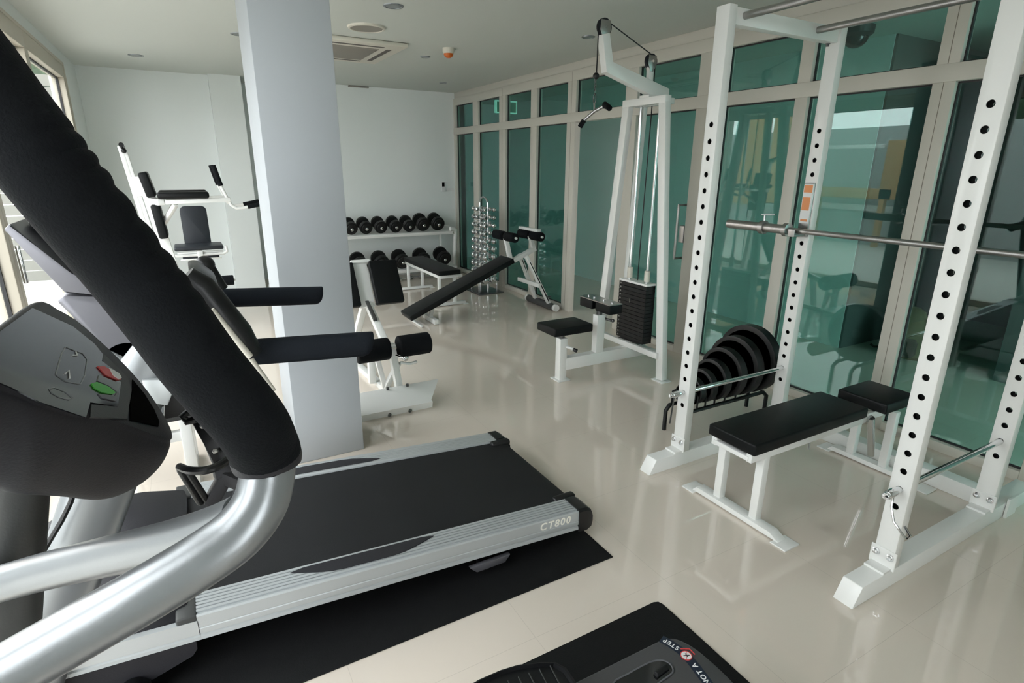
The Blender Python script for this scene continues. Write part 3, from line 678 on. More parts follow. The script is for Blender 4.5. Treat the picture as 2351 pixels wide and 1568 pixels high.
# ------------------------------------------------------------------ chrome dumbbell tower
tw = thing('dumbbell_tower', 'tall chrome tower stand for small dumbbells by the glass wall', 'rack', (3.29, 6.54, 0))
MB().box((3.10, 6.32, 0), (3.46, 6.78, .018), .004).obj('base', M['darksteel'], tw)
for y in (6.44, 6.66):
    MB().cyl((3.29, y, .015), (3.29, y, 1.14), .014).obj('pole', M['chrome'], tw)
    for x in (3.16, 3.42): MB().cyl((x, y, .015), (x, y, .15), .007).obj('post', M['chrome'], tw)
MB().tube([(3.29, 6.44, 1.12)]+[(3.29, 6.55-.11*math.cos(a_), 1.12+.08*math.sin(a_)) for a_ in [k*PI/8 for k in range(1, 8)]]+[(3.29, 6.66, 1.12)], .012, 12).obj('top_loop', M['chrome'], tw)
src = {}
rows = 10
for k in range(rows):
    z = .17+k*.098
    r = .050-.0025*k
    for j, y in enumerate((6.44, 6.66)):
        for q, sx in enumerate((-1, 1)):
            c = (3.29+sx*.062, y, z)
            side = ('near' if j == 0 else 'far'); fr_ = ('left' if q == 0 else 'right')
            lab = 'chrome hex dumbbell on tower, %s pole %s side, %s from bottom' % (side, fr_, ('lowest' if k == 0 else ['', 'second', 'third', 'fourth', 'fifth', 'sixth', 'seventh', 'eighth', 'ninth', 'top'][k]))
            o_ = thing('chrome_dumbbell', lab, 'dumbbell', c, 'chrome dumbbells on the tower')
            MB().cyl((c[0], y-.05, z), (c[0], y+.05, z), .011, 10).obj('handle', M['chrome'], o_)
            for s_ in (-1, 1):
                MB()._lathe(V(c[0], y+s_*.028, z), V(0, s_, 0), [(0, r*.5), (.008, r*.92), (.022, r), (.04, r*.92), (.05, r*.45)], 8).obj('head', M['chrome'], o_)
    for y in (6.44, 6.66):
        MB().bar((3.20, y, z-.052), (3.38, y, z-.052), .03, .006, bev=.001).obj('tier', M['chrome'], tw)

# ------------------------------------------------------------------ dip station (far left)
t = thing('dip_station', 'white dip and knee raise station with black arm pads by the windows', 'exercise machine', (-.2, 5.8, 0))
def P(x, y, Y=5.8): return onY(Y, x, y)
bt = P(318, 400); bb = P(455, 800)
MB().bar((-.26, 5.8, 1.42), (-.075, 5.8, .03), .09, .06, up=(0, 1, 0)).obj('main_post', M['white'], t)
MB().bar(P(275, 335), P(390, 700), .035, .035, up=(0, 1, 0)).obj('pull_up_post', M['white'], t)
MB().bar(P(288, 350), P(385, 650), .03, .03, up=(0, 1, 0)).obj('front_post', M['white'], t)
MB().cyl(P(278, 332, 5.7), P(284, 345, 5.9), .018).ball(P(284, 346, 5.75), .02).obj('bar_end', M['plastic'], t)
MB().cyl(P(293, 378), P(345, 520), .009).obj('cable_rod', M['darksteel'], t)
MB().bar((-.45, 5.5, .03), (-.45, 6.1, .03), .05, .05).bar((-.45, 5.8, .03), (.25, 5.8, .03), .05, .05).bar((.2, 5.5, .03), (.2, 6.1, .03), .05, .05).obj('base_frame', M['white'], t)
for (x0, y0), (x1, y1), Y in (((327, 395), (350, 452), 5.8), ((356, 468), (378, 545), 5.8)):
    p, q = onY(Y, x0, y0), onY(Y, x1, y1); d_ = (q-p).normalized(); m4 = frame_mtx(p, d_, (0, 1, 0)); L2 = (q-p).length
    MB().box((0, -.13, -.035), (L2, .13, .035), .018, mtx=m4).obj('back_pad', M['vinyl'], t)
MB().bar(P(318, 405), P(330, 450), .05, .10, up=(1, 0, 0)).obj('pad_bracket', M['white'], t)
for Y in (5.62, 6.02):
    a_, b_ = P(368, 450, Y), P(515, 440, Y)
    dz = 0
    MB().bar((-.13, Y, 1.262), (.36, Y, 1.275), .04, .035).obj('arm_rail', M['white'], t)
    MB().box((-.18, Y-.055, 1.29), (.20, Y+.055, 1.345), .018).obj('arm_pad', M['vinyl'], t)
    MB().tube([(.34, Y, 1.28), (.31, Y, 1.36), (.295, Y, 1.40)], .013, 10).obj('handle_stem', M['white'], t)
    MB().cyl((.30, Y, 1.39), (.262, Y, 1.56), .02, 14, .004).obj('hand_grip', M['foam'], t)
    MB().tube([(.345, Y, 1.275), (.36, Y, 1.23), (.40, Y, 1.20), (.47, Y, 1.205), (.53, Y, 1.215)], .013, 10).obj('dip_bar', M['white'], t)
    MB().cyl((.49, Y, 1.208), (.63, Y, 1.235), .018, 14, .004).obj('dip_grip', M['foam'], t)
    MB().bar((-.16, Y, 1.262), (-.22, 5.8, 1.262), .05, .05).bar((-.06, Y, 1.24), (-.19, 5.8, 1.05), .035, .035).obj('arm_brace', M['white'], t)

# ------------------------------------------------------------------ leg curl seat machine (behind)
t = thing('leg_press_seat', 'white seated machine with grey padded backrest against the back wall', 'exercise machine', (.08, 6.6, 0))
m4 = frame_mtx((.075, 6.72, .77), (1, 0, 0), (0, .12, 1))
def rpad(w, h_, th):
    pts = []
    for cx_, cy_, a0 in ((w/2-.05, h_-.05, 0), (-w/2+.05, h_-.05, 90), (-w/2+.01, .01, 180), (w/2-.01, .01, 270)):
        rr = .05 if cy_ > .1 else .01
        pts += [(cx_+rr*math.cos(math.radians(a0+k*22.5)), cy_+rr*math.sin(math.radians(a0+k*22.5)), 0) for k in range(5)]
    return pts
MB().prism([m4 @ Vector(p) for p in rpad(.24, .39, .05)], m4.to_3x3() @ V(0, 0, .05), .008).obj('backrest', M['vinylg'], t)
MB().box((-.14, 6.38, .755), (.29, 6.70, .795), .015).obj('seat', M['vinylg'], t)
MB().tube([(-.16, 6.36, .77), (-.165, 6.36, .735), (-.13, 6.36, .715), (.28, 6.36, .715), (.315, 6.36, .735), (.31, 6.36, .79)], .013, 10).bar((-.12, 6.40, .735), (.28, 6.40, .735), .03, .02).obj('seat_frame', M['white'], t)
MB().box((-.08, 6.37, .675), (.24, 6.6, .70), .006).obj('lower_plate', M['vinylg'], t)
MB().bar((-.10, 6.36, .675), (.26, 6.36, .675), .03, .012).obj('plate_frame', M['white'], t)
MB().bar((.075, 6.36, .75), (.075, 6.36, .05), .05, .05, up=(1, 0, 0)).bar((.075, 6.75, .03), (.075, 6.75, .9), .05, .05, up=(1, 0, 0)).bar((-.2, 6.34, .03), (.35, 6.34, .03), .05, .05).bar((-.2, 6.8, .03), (.35, 6.8, .03), .05, .05).bar((.075, 6.34, .03), (.075, 6.8, .03), .05, .05).obj('frame', M['white'], t)
MB().cyl((.12, 6.2, .47), (.33, 6.2, .47), .05, 20, .008).obj('leg_roller', M['foam'], t)
MB().cyl((.075, 6.36, .45), (.075, 6.2, .47), .02).cyl((.10, 6.2, .47), (.345, 6.2, .47), .012).obj('roller_arm', M['white'], t)

# ------------------------------------------------------------------ low white machine seen under the treadmill handrails
t = thing('low_white_bench', 'low white frame with dark padded seat seen between elliptical console and treadmill', 'bench', (-.3, 3.2, 0))
MB().box((-.52, 2.975, .458), (.0, 3.36, .505), .01).obj('seat', M['vinyl'], t)
MB().box((-.50, 2.99, .405), (-.01, 3.34, .458), .004).obj('seat_pan', M['silver'], t)
MB().box((-.48, 3.0, .365), (-.02, 3.32, .405), .004).obj('under_tray', M['greyp'], t)
for x in (-.145, -.50):
    for y in (3.03, 3.32): MB().bar((x, y, 0), (x, y, .37), .06, .05, up=(1, 0, 0)).obj('leg', M['white'], t)
MB().bar((-.50, 3.035, .275), (-.14, 3.035, .275), .04, .05).bar((-.145, 3.05, .02), (-.145, 3.32, .02), .04, .03).obj('cross_bar', M['white'], t)

# ------------------------------------------------------------------ mats
tag(MB().box((-1.0+.3, 1.53, 0), (1.362, 2.50, .006), .002).obj('floor_mat', M['mat']), 'long black rubber mat under the treadmill', 'mat')
mb = MB().prism([(-.7, .25, 0), (1.352, .25, 0), (1.352, 1.225, 0), (1.345, 1.243, 0), (1.327, 1.25, 0), (-.7, 1.25, 0)], (0, 0, .007), .001)
tag(mb.obj('floor_mat', M['mat']), 'black rubber mat with rounded corner under the elliptical trainer', 'mat')

# ------------------------------------------------------------------ treadmill
tm = thing('treadmill', 'large silver and black treadmill beside the white column', 'treadmill', (.5, 2.1, 0))
def zt(x): return .164-.068*(x-1.27)
X0, X1 = -.14, 1.29
def deck(prof, x0=X0, x1=X1):
    """prof: (y, dz below the top line)"""
    return [[(x, y, zt(x)+dz) for y, dz in prof] for x in (x0, x1)]
def rail(yo, yi, name):
    s_ = 1 if yi > yo else -1
    w = abs(yi-yo)
    pr_ = [(yi, -.004)]
    for k in range(6):
        f = k/6
        a_ = yi-s_*w*f*.86
        pr_ += [(a_-s_*.002, 0), (a_-s_*w*.115, 0), (a_-s_*w*.118, -.0045), (a_-s_*w*.142, -.0045)]
    pr_ += [(yo+s_*.004, 0), (yo, -.005), (yo, -.045), (yo+s_*.002, -.048), (yo, -.051), (yo, -.066), (yo+s_*.005, -.07), (yo+s_*.005, -.074), (yo, -.078), (yo-s_*.002, -.088), (yo+s_*.006, -.095), (yi, -.095)]
    lp = deck(pr_)
    fr_x = -.42
    o = MB().loft(lp).obj('side_rail', M['alu'], tm)
    # lower outer fascia running further forward
    prf = [(yo+s_*.02, -.02), (yo, -.02), (yo, -.066), (yo+s_*.005, -.07), (yo+s_*.005, -.074), (yo, -.078), (yo-s_*.002, -.088), (yo+s_*.006, -.095), (yo+s_*.02, -.095)]
    MB().loft(deck(prf, -.60, X0+.002)).obj('front_fascia', M['alu'], tm)
    # footrest inlay, leaf shape
    c0, c1 = .14, .66
    pts = []
    for k in range(13):
        u = k/12; x = c0+(c1-c0)*u; pts.append((x, yi-s_*.014, zt(x)+.0005))
    up2 = []
    for k in range(13):
        u = 1-k/12; x = c0+(c1-c0)*u
        up2.append((x, yi-s_*(.014+.062*min(1, (math.sin(PI*min(max(u, .02), .98))*1.25)**.7)), zt(x)+.0005))
    MB().prism(pts[1:-1]+up2, (0, 0, .002), .0003, 1).obj('grip_inlay', M['plastg'], tm)
    # rear end cap
    ends = []
    for x, dz0, dz1, dy in ((1.285, .006, -.10, 0), (1.33, .006, -.10, 0), (1.355, -.01, -.09, .004), (1.366, -.035, -.07, .01)):
        y0, y1 = yo-s_*(.004-dy), yi+s_*.006
        ends.append([(x, y0, zt(x)+dz0-.01), (x, y0+s_*.012, zt(x)+dz0), (x, y1-s_*.01, zt(x)+dz0), (x, y1, zt(x)+dz0-.01), (x, y1, zt(x)+dz1), (x, y0, zt(x)+dz1)])
    MB().loft(ends).box((1.24, yi-s_*.0 if s_ > 0 else yi-.04, zt(1.27)-.03), (1.35, yi+.04 if s_ > 0 else yi, zt(1.27)+.004), .012).obj('end_cap', M['plastic'], tm)
    # front cap
    x = X0
    MB().box((x-.055, min(yo, yi)+.002, zt(x)-.035), (x+.002, max(yo, yi)-.002, zt(x)+.002), .006).obj('front_cap', M['silverd'] if False else M['greyp'], tm)
    return o
rn = rail(1.675, 1.785, 'near'); rf = rail(2.53, 2.425, 'far')
# belt
bl = []
prof = [(-.32, .0)] + [(x, 0) for x in (0, .3, .6, .9, 1.2, 1.30)] + [(1.325, -.006), (1.345, -.022), (1.348, -.035), (1.34, -.05), (1.315, -.062), (1.2, -.065), (-.32, -.065)]
MB().loft([[(x, y, zt(x)-.012+dz) for x, dz in prof] for y in (1.788, 2.422)]).obj('running_belt', M['belt'], tm)
MB().box((-.3, 1.80, .06), (1.2, 2.41, .12), .01).obj('deck_frame', M['plastic'], tm)
# text on near rail
text_mesh('CT800', .046, frame_mtx((1.165, 1.6742, zt(1.165)-.029), (1, 0, -.068), (0, 0, 1)), 'model_lettering', M['faded'], rn, .0006, .08, 1.25)
# feet / brackets
MB().prism([(.77, 1.672, .075), (.95, 1.672, .075), (.925, 1.672, .045), (.80, 1.672, .045)], (0, .02, 0), .003).obj('foot_bracket', M['silverd'], tm)
MB().cyl((.86, 1.74, .006), (.86, 1.74, .05), .028).cyl((.86, 2.45, .006), (.86, 2.45, .05), .028).cyl((-.4, 1.74, .006), (-.4, 1.74, .14), .03).cyl((-.4, 2.45, .006), (-.4, 2.45, .14), .03).obj('foot', M['plastic'], tm)
MB().cyl((-.33, 1.66, .055), (-.33, 1.70, .055), .045, 24, .006).obj('wheel', M['plastic'], tm)
# motor hood
hood = []
for x, z1, z0 in ((-.70, .16, .06), (-.66, .26, .05), (-.50, .325, .05), (-.30, .315, .06), (-.17, .285, .10), (-.155, .27, .12)):
    hood.append([(x, 1.70, z0), (x, 1.695, z1-.06), (x, 1.74, z1-.015), (x, 1.85, z1), (x, 2.35, z1), (x, 2.47, z1-.015), (x, 2.51, z1-.06), (x, 2.505, z0)])
MB().loft(hood).obj('motor_hood', M['plastg'], tm)
MB().cyl((-.295, 1.690, .225), (-.295, 1.699, .225), .008, 12).obj('screw', M['chrome'], tm)
mb = MB().prism([(-.36, 1.76, .30), (-.20, 1.76, .28), (-.21, 1.80, .30), (-.35, 1.80, .322)], (0, .02, .006), .001)
mb.obj('hood_clip', M['silver'], tm)
# uprights
for y in (1.66, 2.54):
    MB().tube([(-.60, y, .08), (-.50, y, .30), (-.40, y, .52), (-.27, y, .80), (-.17, y, 1.02), (-.12, y, 1.10)], [.07, .072, .075, .078, .07, .055], 20, flat=.45, axis=(1, 0, 0)).obj('upright', M['silver'], tm)
# handrails
for y, xe in ((1.665, .452), (2.44, .462)):
    lp = []
    for x, r_, dz_ in ((-.05, .036, 0), (.1, .037, 0), (.25, .038, 0), (xe-.034, .038, 0), (xe-.020, .0355, .0025), (xe-.009, .029, .009), (xe-.002, .019, .019), (xe, .010, .027)):
        zc_ = 1.074-.072*(x+.05)+dz_
        lp.append([(x, y+r_*.85*math.cos(k*PI/14), zc_+r_*math.sin(k*PI/14)) for k in range(28)])
    MB().loft(lp).obj('handrail', M['foam2'], tm, ang=60)
# console
YN, YF = 1.65, 2.45
def PY(lst, Y=YN): return [onY(Y, x, y) for x, y in lst]
W_ = (0, .80, 0)
MB().prism(PY([(8, 527), (22, 513), (160, 630), (318, 702), (230, 675), (149, 673)]), W_, .004, 2).obj('console_top_shell', M['silverd'], tm)
MB().prism(PY([(128, 692), (146, 678), (228, 680), (300, 715), (430, 800), (400, 880), (330, 868), (250, 803), (180, 740)]), W_, .008, 2).obj('console_back_shell', M['silverd'], tm)
MB().cyl(onY(YN, 295, 835), onY(YF, 295, 800)*0+onY(YN, 295, 835)+V(0, .8, 0), .055, 24).obj('console_tube', M['silver'], tm)
MB().prism(PY([(325, 873), (383, 871), (400, 893), (385, 932), (340, 925)], 1.62), (0, .82, 0), .003, 2).obj('console_bracket', M['alu'], tm)
MB().prism(PY([(60, 512), (85, 500), (420, 700), (592, 880), (585, 905), (560, 880), (400, 720), (350, 712)], 1.74), (0, .62, 0), .006, 2).obj('console_face', M['plastic'], tm)
MB().prism(PY([(380, 880), (470, 930), (450, 950), (375, 965)], 1.70), (0, .70, 0), .006, 2).obj('console_tray', M['plastic'], tm)
g1 = MB().tube([onY(1.62, 425, 635), onY(1.62, 460, 660), onY(1.62, 545, 765), onY(1.62, 578, 815)], [.03, .038, .038, .03], 18).obj('pulse_grip', M['plastic'], tm)
MB().tube([onY(1.58, 482, 712), onY(1.58, 560, 806), onY(1.58, 572, 820)], .0115, 12).obj('pulse_contact', M['cream'], g1)
MB().tube([onY(1.60, 572, 822), onY(1.60, 626, 898)], .0095, 12).obj('pulse_contact', M['cream'], g1)
g2 = MB().tube([onY(2.05, 468, 606), onY(2.05, 478, 618), onY(2.05, 508, 665)], [.026, .023, .022], 18).ball(onY(2.05, 471, 608), .029).obj('pulse_grip', M['plastic'], tm)
MB().tube([onY(2.0, 472, 632), onY(2.0, 502, 672)], .006, 10).obj('pulse_contact', M['cream'], g2)
MB().prism([onY(1.75, x, y) for x, y in ((430, 622), (455, 618), (500, 650), (515, 700), (470, 700))], (0, .2, 0), .01).obj('grip_housing', M['plastic'], tm)
MB().tube([onY(1.575, x, y) for x, y in ((172, 1120), (163, 1152), (142, 1195), (112, 1245), (96, 1272), (84, 1300))], .006, 8).obj('cable', M['plastic'], tm)
MB().tube([(-.20, 1.84, .31), (-.17, 1.86, .315), (-.10, 1.92, .27), (-.02, 2.1, .26), (.02, 2.4, .255)], .004, 8).obj('safety_cord', M['plastic'], tm)

# ------------------------------------------------------------------ elliptical trainer (nearest)
el = thing('elliptical_trainer', 'elliptical trainer in the foreground with thick black foam arm and console', 'elliptical', (.4, .8, 0))
fp = [dep(-150, 60, .332), dep(-70, 160, .338), dep(8, 262, .345), dep(88, 360, .353), dep(166, 458, .365), dep(296, 618, .392), dep(380, 726, .404), dep(463, 838, .418), dep(571, 965, .446), dep(604, 1022, .470), dep(613, 1046, .478)]
# densify for finger grooves
def cat(pts, n):
    out = []
    for i in range(len(pts)-1):
        p0 = pts[max(i-1, 0)]; p1 = pts[i]; p2 = pts[i+1]; p3 = pts[min(i+2, len(pts)-1)]
        for k in range(n):
            u = k/n
            out.append(.5*((2*p1)+(p2-p0)*u+(2*p0-5*p1+4*p2-p3)*u*u+(3*p1-p0-3*p2+p3)*u**3))
    out.append(pts[-1]); return out
D_ = cat(fp, 16)
rr = []
Ltot = len(D_)
for i in range(Ltot):
    u = i/(Ltot-1)
    r = .0276
    if u > .985: r = .0262
    rr.append(r)
fg = MB().tube(D_, rr, 36)
fg.bm.verts.ensure_lookup_table()
ev = (R_*.8+U_*.6)
for q, v in enumerate(fg.bm.verts):
    i_ = q//36; u = i_/(Ltot-1)
    if .24 < u < .62 and i_ < Ltot:
        n_ = (v.co-D_[i_])
        if n_.length > 1e-6:
            n_.normalize(); f_ = max(0, n_.dot(ev))**2
            v.co -= n_*(f_*.0032*(1-abs(math.sin((u-.24)/.38*PI*9))**.8)*math.sin((u-.24)/.38*PI)**.4)
fg.obj('foam_grip', M['foam'], el)
MB().tube([dep(608, 1036, .476), dep(614, 1056, .479), dep(616, 1068, .480)], [.0281, .0281, .0268], 36).obj('grip_collar', M['plastg'], el)
sp_ = cat([dep(x, y, d_) for x, y, d_ in ((610, 1040, .478), (614, 1090, .478), (596, 1158, .472), (545, 1225, .463), (460, 1287, .452), (340, 1360, .44), (200, 1440, .43), (60, 1520, .42), (-80, 1600, .41), (-300, 1720, .40))], 8)
MB().tube(sp_, .0222, 32).obj('handle_tube', M['silver'], el)
sp_ = cat([dep(x, y, d_) for x, y, d_ in ((560, 1185, .485), (500, 1212, .50), (400, 1242, .53), (250, 1276, .58), (100, 1312, .62), (0, 1340, .64), (-120, 1372, .68), (-260, 1400, .74))], 8)
MB().tube(sp_, .0205, 28).obj('brace_tube', M['silver'], el)
# console: plane through Y axis and slope direction
e0 = onY(.85, 75, 697); e1 = onY(.85, 385, 1000)
sd = (e1-e0); nrm = V(0, 1, 0).cross(sd).normalized()
if nrm.x < 0: nrm = -nrm
def onC(x, y, off=0.):
    r = ray(x, y); tt = ((e0+nrm*off)-CAM).dot(nrm)/r.dot(nrm); return CAM+r*tt
rim = [(72, 697), (120, 712), (170, 742), (225, 790), (275, 838), (322, 890), (358, 940), (381, 980), (390, 1002), (388, 1014), (372, 1015), (335, 1004), (280, 985), (210, 965), (150, 950), (90, 930), (40, 908), (-20, 885), (-90, 850), (-90, 770), (-30, 765)]
def cat2(P_, n):
    out = []; m_ = len(P_)
    for i in range(m_):
        p0, p1, p2, p3 = P_[(i-1) % m_], P_[i], P_[(i+1) % m_], P_[(i+2) % m_]
        for k in range(n):
            u = k/n; out.append(tuple(.5*((2*p1[q])+(p2[q]-p0[q])*u+(2*p0[q]-5*p1[q]+4*p2[q]-p3[q])*u*u+(-p0[q]+3*p1[q]-3*p2[q]+p3[q])*u**3) for q in range(2)))
    return out
R0 = [onC(*p) for p in cat2(rim, 4)]
c0 = sum(R0, V(0, 0, 0))/len(R0)
def sc_(L_, f, off): return [c0+(p-c0)*f+off for p in L_]
inner = sc_(R0, .965, nrm*.006)
keys = [(1.0, V(0, 0, 0)), (1.004, V(-.003, 0, -.012)), (.985, V(-.014, .006, -.036)), (.93, V(-.030, .011, -.060)), (.84, V(-.048, .014, -.080)), (.70, V(-.060, .017, -.096)), (.52, V(-.068, .020, -.106)), (.30, V(-.072, .021, -.110))]
body = [inner, sc_(R0, .99, nrm*.004)]
for q in range(len(keys)-1):
    for k in range(4):
        u = k/4; (fa, oa), (fb, ob) = keys[q], keys[q+1]
        (fz, oz), (fc, oc) = keys[max(q-1, 0)], keys[min(q+2, len(keys)-1)]
        cr = lambda z_, a__, b__, c__: .5*((2*a__)+(b__-z_)*u+(2*z_-5*a__+4*b__-c__)*u*u+(3*a__-z_-3*b__+c__)*u**3)
        body.append(sc_(R0, cr(fz, fa, fb, fc), cr(oz, oa, ob, oc)))
body.append(sc_(R0, keys[-1][0], keys[-1][1]))
MB().loft(body).obj('console', M['plastg'], el, ang=50)
def inlay(pts, name, m, off, th=.0012):
    P_ = [onC(x, y, off) for x, y in pts]
    return MB().prism(P_, nrm*th).obj(name, m, el)
inlay([(72, 708), (165, 750), (215, 790), (235, 815), (232, 830), (262, 852), (276, 880), (268, 935), (205, 925), (195, 960), (90, 925), (20, 890), (-80, 850), (-80, 790), (-20, 775)], 'console_panel', M['gloss'], .0075)
inlay([(235, 812), (262, 838), (292, 868), (300, 900), (290, 962), (205, 960), (208, 930), (268, 935), (276, 880), (262, 852), (234, 832)], 'keypad_bezel', M['greyp'], .0072)
inlay([(303, 872), (330, 905), (352, 940), (364, 968), (362, 980), (298, 965), (297, 930), (303, 895)], 'cup_recess', M['deep'], .0066)
inlay([(222, 842), (238, 842), (272, 862), (277, 872), (268, 874), (240, 862)], 'stop_key', M['red'], .009)
inlay([(250, 846), (272, 858), (278, 868), (272, 872), (258, 862)], 'key_highlight', M['wht'], .0098)
inlay([(208, 882), (220, 878), (246, 888), (264, 902), (258, 906), (232, 902), (214, 892)], 'start_key', M['green'], .009)
inlay([(226, 862), (245, 870), (275, 882), (268, 902), (246, 886), (222, 876)], 'key_pad', M['dlight'], .0086)
inlay([(224, 905), (262, 910), (268, 900), (272, 905), (264, 922), (232, 915)], 'key_ring', M['silverd'], .0086)
def outline(pts, name, m, w, off):
    P_ = [onC(x, y, off) for x, y in pts]
    return MB().tube(P_+[P_[0]], w, 6, cap=False).obj(name, m, el)
outline([(150, 797), (190, 812), (200, 825), (195, 862), (185, 882), (150, 876), (128, 860), (132, 845), (142, 812)], 'key_outline', M['dlight'], .0006, .009)
MB().tube([onC(168, 815, .0095), onC(178, 816, .0095), onC(174, 807, .0095)], .0008, 6).tube([onC(150, 858, .0095), onC(158, 850, .0095), onC(160, 868, .0095)], .0008, 6).obj('arrow_marks', M['wht'], el)
outline([(113, 893), (125, 890), (150, 900), (166, 914), (158, 918), (135, 912), (118, 902)], 'small_key', M['dlight'], .0005, .009)
# mast and frame
MB().tube([(-.20, .82, 1.28), (-.27, .82, 1.0), (-.34, .82, .6), (-.40, .82, .10)], [.03, .035, .04, .05], 22, flat=.7).obj('mast', M['greyp'], el)
MB().bar((-.45, .35, .05), (-.45, 1.20, .05), .08, .07).bar((-.42, .80, .07), (.95, .80, .07), .12, .09, bev=.01).obj('base_frame', M['plastg'], el)
# bottle cage
def C(x, y, d_=.80): return dep(x, y, d_)
bc = MB().prism([C(438, 968), C(455, 960), C(480, 968), C(515, 1020), C(535, 1060), C(515, 1062), C(488, 1068), C(468, 1020)], ray(480, 1000)*.02, .003).obj('bottle_cage', M['plastic'], el)
MB().tube([C(452, 962), C(430, 968), C(420, 955), C(432, 946), C(450, 946), C(462, 962)], .0055, 10).obj('cage_clip', M['plastic'], bc)
MB().tube(cat([C(532, 1046, .76), C(505, 1068, .73), C(470, 1080, .72), (C(435, 1080, .73)), C(413, 1072, .76)], 4), .0055, 10).obj('cage_ring', M['plastic'], bc)
MB().bar(C(414, 1074, .76), C(464, 1156, .80), .010, .012).bar(C(432, 1082, .76), C(486, 1165, .80), .007, .009).obj('cage_strut', M['plastic'], bc)
MB().bar(C(510, 1060), C(518, 1095), .028, .02).bar(C(512, 1090), C(565, 1112), .02, .02).bar(C(518, 1092), C(482, 1158), .02, .02).obj('cage_bracket', M['plastg'], bc)
for x, y in ((466, 978), (495, 1036)): MB().ball(C(x, y, .793), .004).obj('screw', M['steel'], bc)
# rear housing with lettering
hz = .27
hcx, hcy = .86, .735
def hous(z, s1, s2, xo=0.):
    pts = []
    for k in range(28):
        a_ = 2*PI*k/28
        ex = abs(math.cos(a_))**.75*(1 if math.cos(a_) > 0 else -1); ey = abs(math.sin(a_))**.75*(1 if math.sin(a_) > 0 else -1)
        pts.append((hcx+xo+s1*ex, hcy+s2*ey, z))
    return pts
top_pts = [(.30, .94), (.60, .928), (.88, .923), (.99, .921), (1.03, .919), (1.06, .907), (1.078, .880), (1.088, .845), (1.092, .80), (1.092, .74), (1.085, .68), (1.07, .63), (1.04, .58), (.99, .55), (.80, .53), (.30, .50)]
top_pts = cat2(top_pts, 3)
def hl(z, gx, gy): return [(.70+(x-.70)*gx, .74+(y-.74)*gy, z) for x, y in top_pts]
MB().loft([hl(.02, .97, .95), hl(.05, 1.02, 1.02), hl(hz-.045, 1.025, 1.03), hl(hz-.018, 1.015, 1.02), hl(hz-.004, .99, .985), hl(hz, .965, .95)]).obj('drive_housing', M['cover'], el)
# recess slot with roller guide
def fl_(x, y, z=None): return flo(x, y, hz if z is None else z)
slot = [(1405, 1572), (1440, 1548), (1480, 1526), (1500, 1518), (1518, 1516), (1534, 1521), (1544, 1533), (1543, 1545), (1520, 1562), (1480, 1590), (1400, 1640)]
MB().prism([fl_(*p, hz+.0006) for p in slot], (0, 0, .0015), .0004, 1).obj('track_slot', M['gloss'], el)
MB().tube([fl_(*p, hz+.002) for p in cat2(slot, 3)[:-3]], .0022, 8).obj('slot_rim', M['silverd'], el)
MB().cyl(fl_(1532, 1532, hz+.003), fl_(1505, 1549, hz+.006), .008, 14, .002).obj('track_roller', M['plastic'], el)
band = [(1518, 1466), (1540, 1478), (1562, 1493), (1580, 1510), (1597, 1530), (1612, 1550), (1628, 1572), (1644, 1596)]
def bpt(u):
    u = max(0, min(len(band)-1.0001, u)); i = int(u); f = u-i
    return fl_(band[i][0]*(1-f)+band[i+1][0]*f, band[i][1]*(1-f)+band[i+1][1]*f, hz+.0012)
bw_ = []
for k in range(29):
    u = k/4; d_ = (bpt(u+.05)-bpt(u-.05)).normalized(); bw_.append((bpt(u)+V(0, 0, -.0006), V(0, 0, 1).cross(d_)))
MB().prism([p+n_*.014 for p, n_ in bw_]+[p-n_*.014 for p, n_ in reversed(bw_)], (0, 0, .0005)).obj('warning_band', M['navy'], el)
def letter(ch, u, sz=.0195):
    p = bpt(u); tdir = (bpt(u-.1)-bpt(u+.1)).normalized()
    text_mesh(ch, sz, frame_mtx(p+V(0, 0, .0003), tdir, V(0, 0, 1).cross(tdir)), 'lettering', M['wht'], el, .0003)
for ch, u in zip('NOTA', (5.75, 5.2, 4.65, 3.9)): letter(ch, u)
for ch, u in zip('STEP', (1.68, 1.25, .84, .42)): letter(ch, u)
pc = bpt(2.75)
MB().cyl(pc, pc+V(0, 0, .0012), .0155, 28).obj('warning_badge', M['wht'], el)
MB().tube([pc+V(.015*math.cos(k*PI/12), .015*math.sin(k*PI/12), .0012) for k in range(25)], .0012, 6).tube([pc+V(.009, .009, .0014), pc+V(-.009, -.009, .0014)], .0009, 6).tube([pc+V(.025, -.008, 0), pc+V(.026, .013, 0), pc+V(.004, .025, 0)], .0016, 6).obj('badge_ring', M['red'], el)
MB().tube([pc+V(-.008, .003, .0016), pc+V(0, .0, .0016), pc+V(.008, -.004, .0016)], .0013, 6).tube([pc+V(0, -.005, .0016), pc+V(.002, .006, .0016)], .0012, 6).obj('badge_foot', M['plastic'], el)
# pedal
pz = .33
pp = [flo(x, y, pz) for x, y in ((1050, 1590), (1100, 1560), (1150, 1538), (1190, 1526), (1240, 1520), (1275, 1520), (1300, 1533), (1322, 1565), (1335, 1600), (1350, 1660), (1050, 1700), (1000, 1640))]
pcn = sum(pp, V(0, 0, 0))/len(pp)
MB().loft([[pcn+(p-pcn)*.9+V(0, 0, -.035) for p in pp], [pcn+(p-pcn)*1.0+V(0, 0, -.01) for p in pp], [p.copy() for p in pp], [pcn+(p-pcn)*.95 for p in pp], [pcn+(p-pcn)*.93+V(0, 0, -.012) for p in pp]]).obj('pedal', M['plastic'], el)
mb = MB()
for k in range(9):
    a_ = flo(1262-k*24, 1527+k*9, pz-.008); b_ = flo(1300-k*24, 1600+k*9, pz-.008)
    mb.bar(a_, b_, .0018, .004, bev=0)
mb.obj('pedal_ribs', M['greyp'], el)
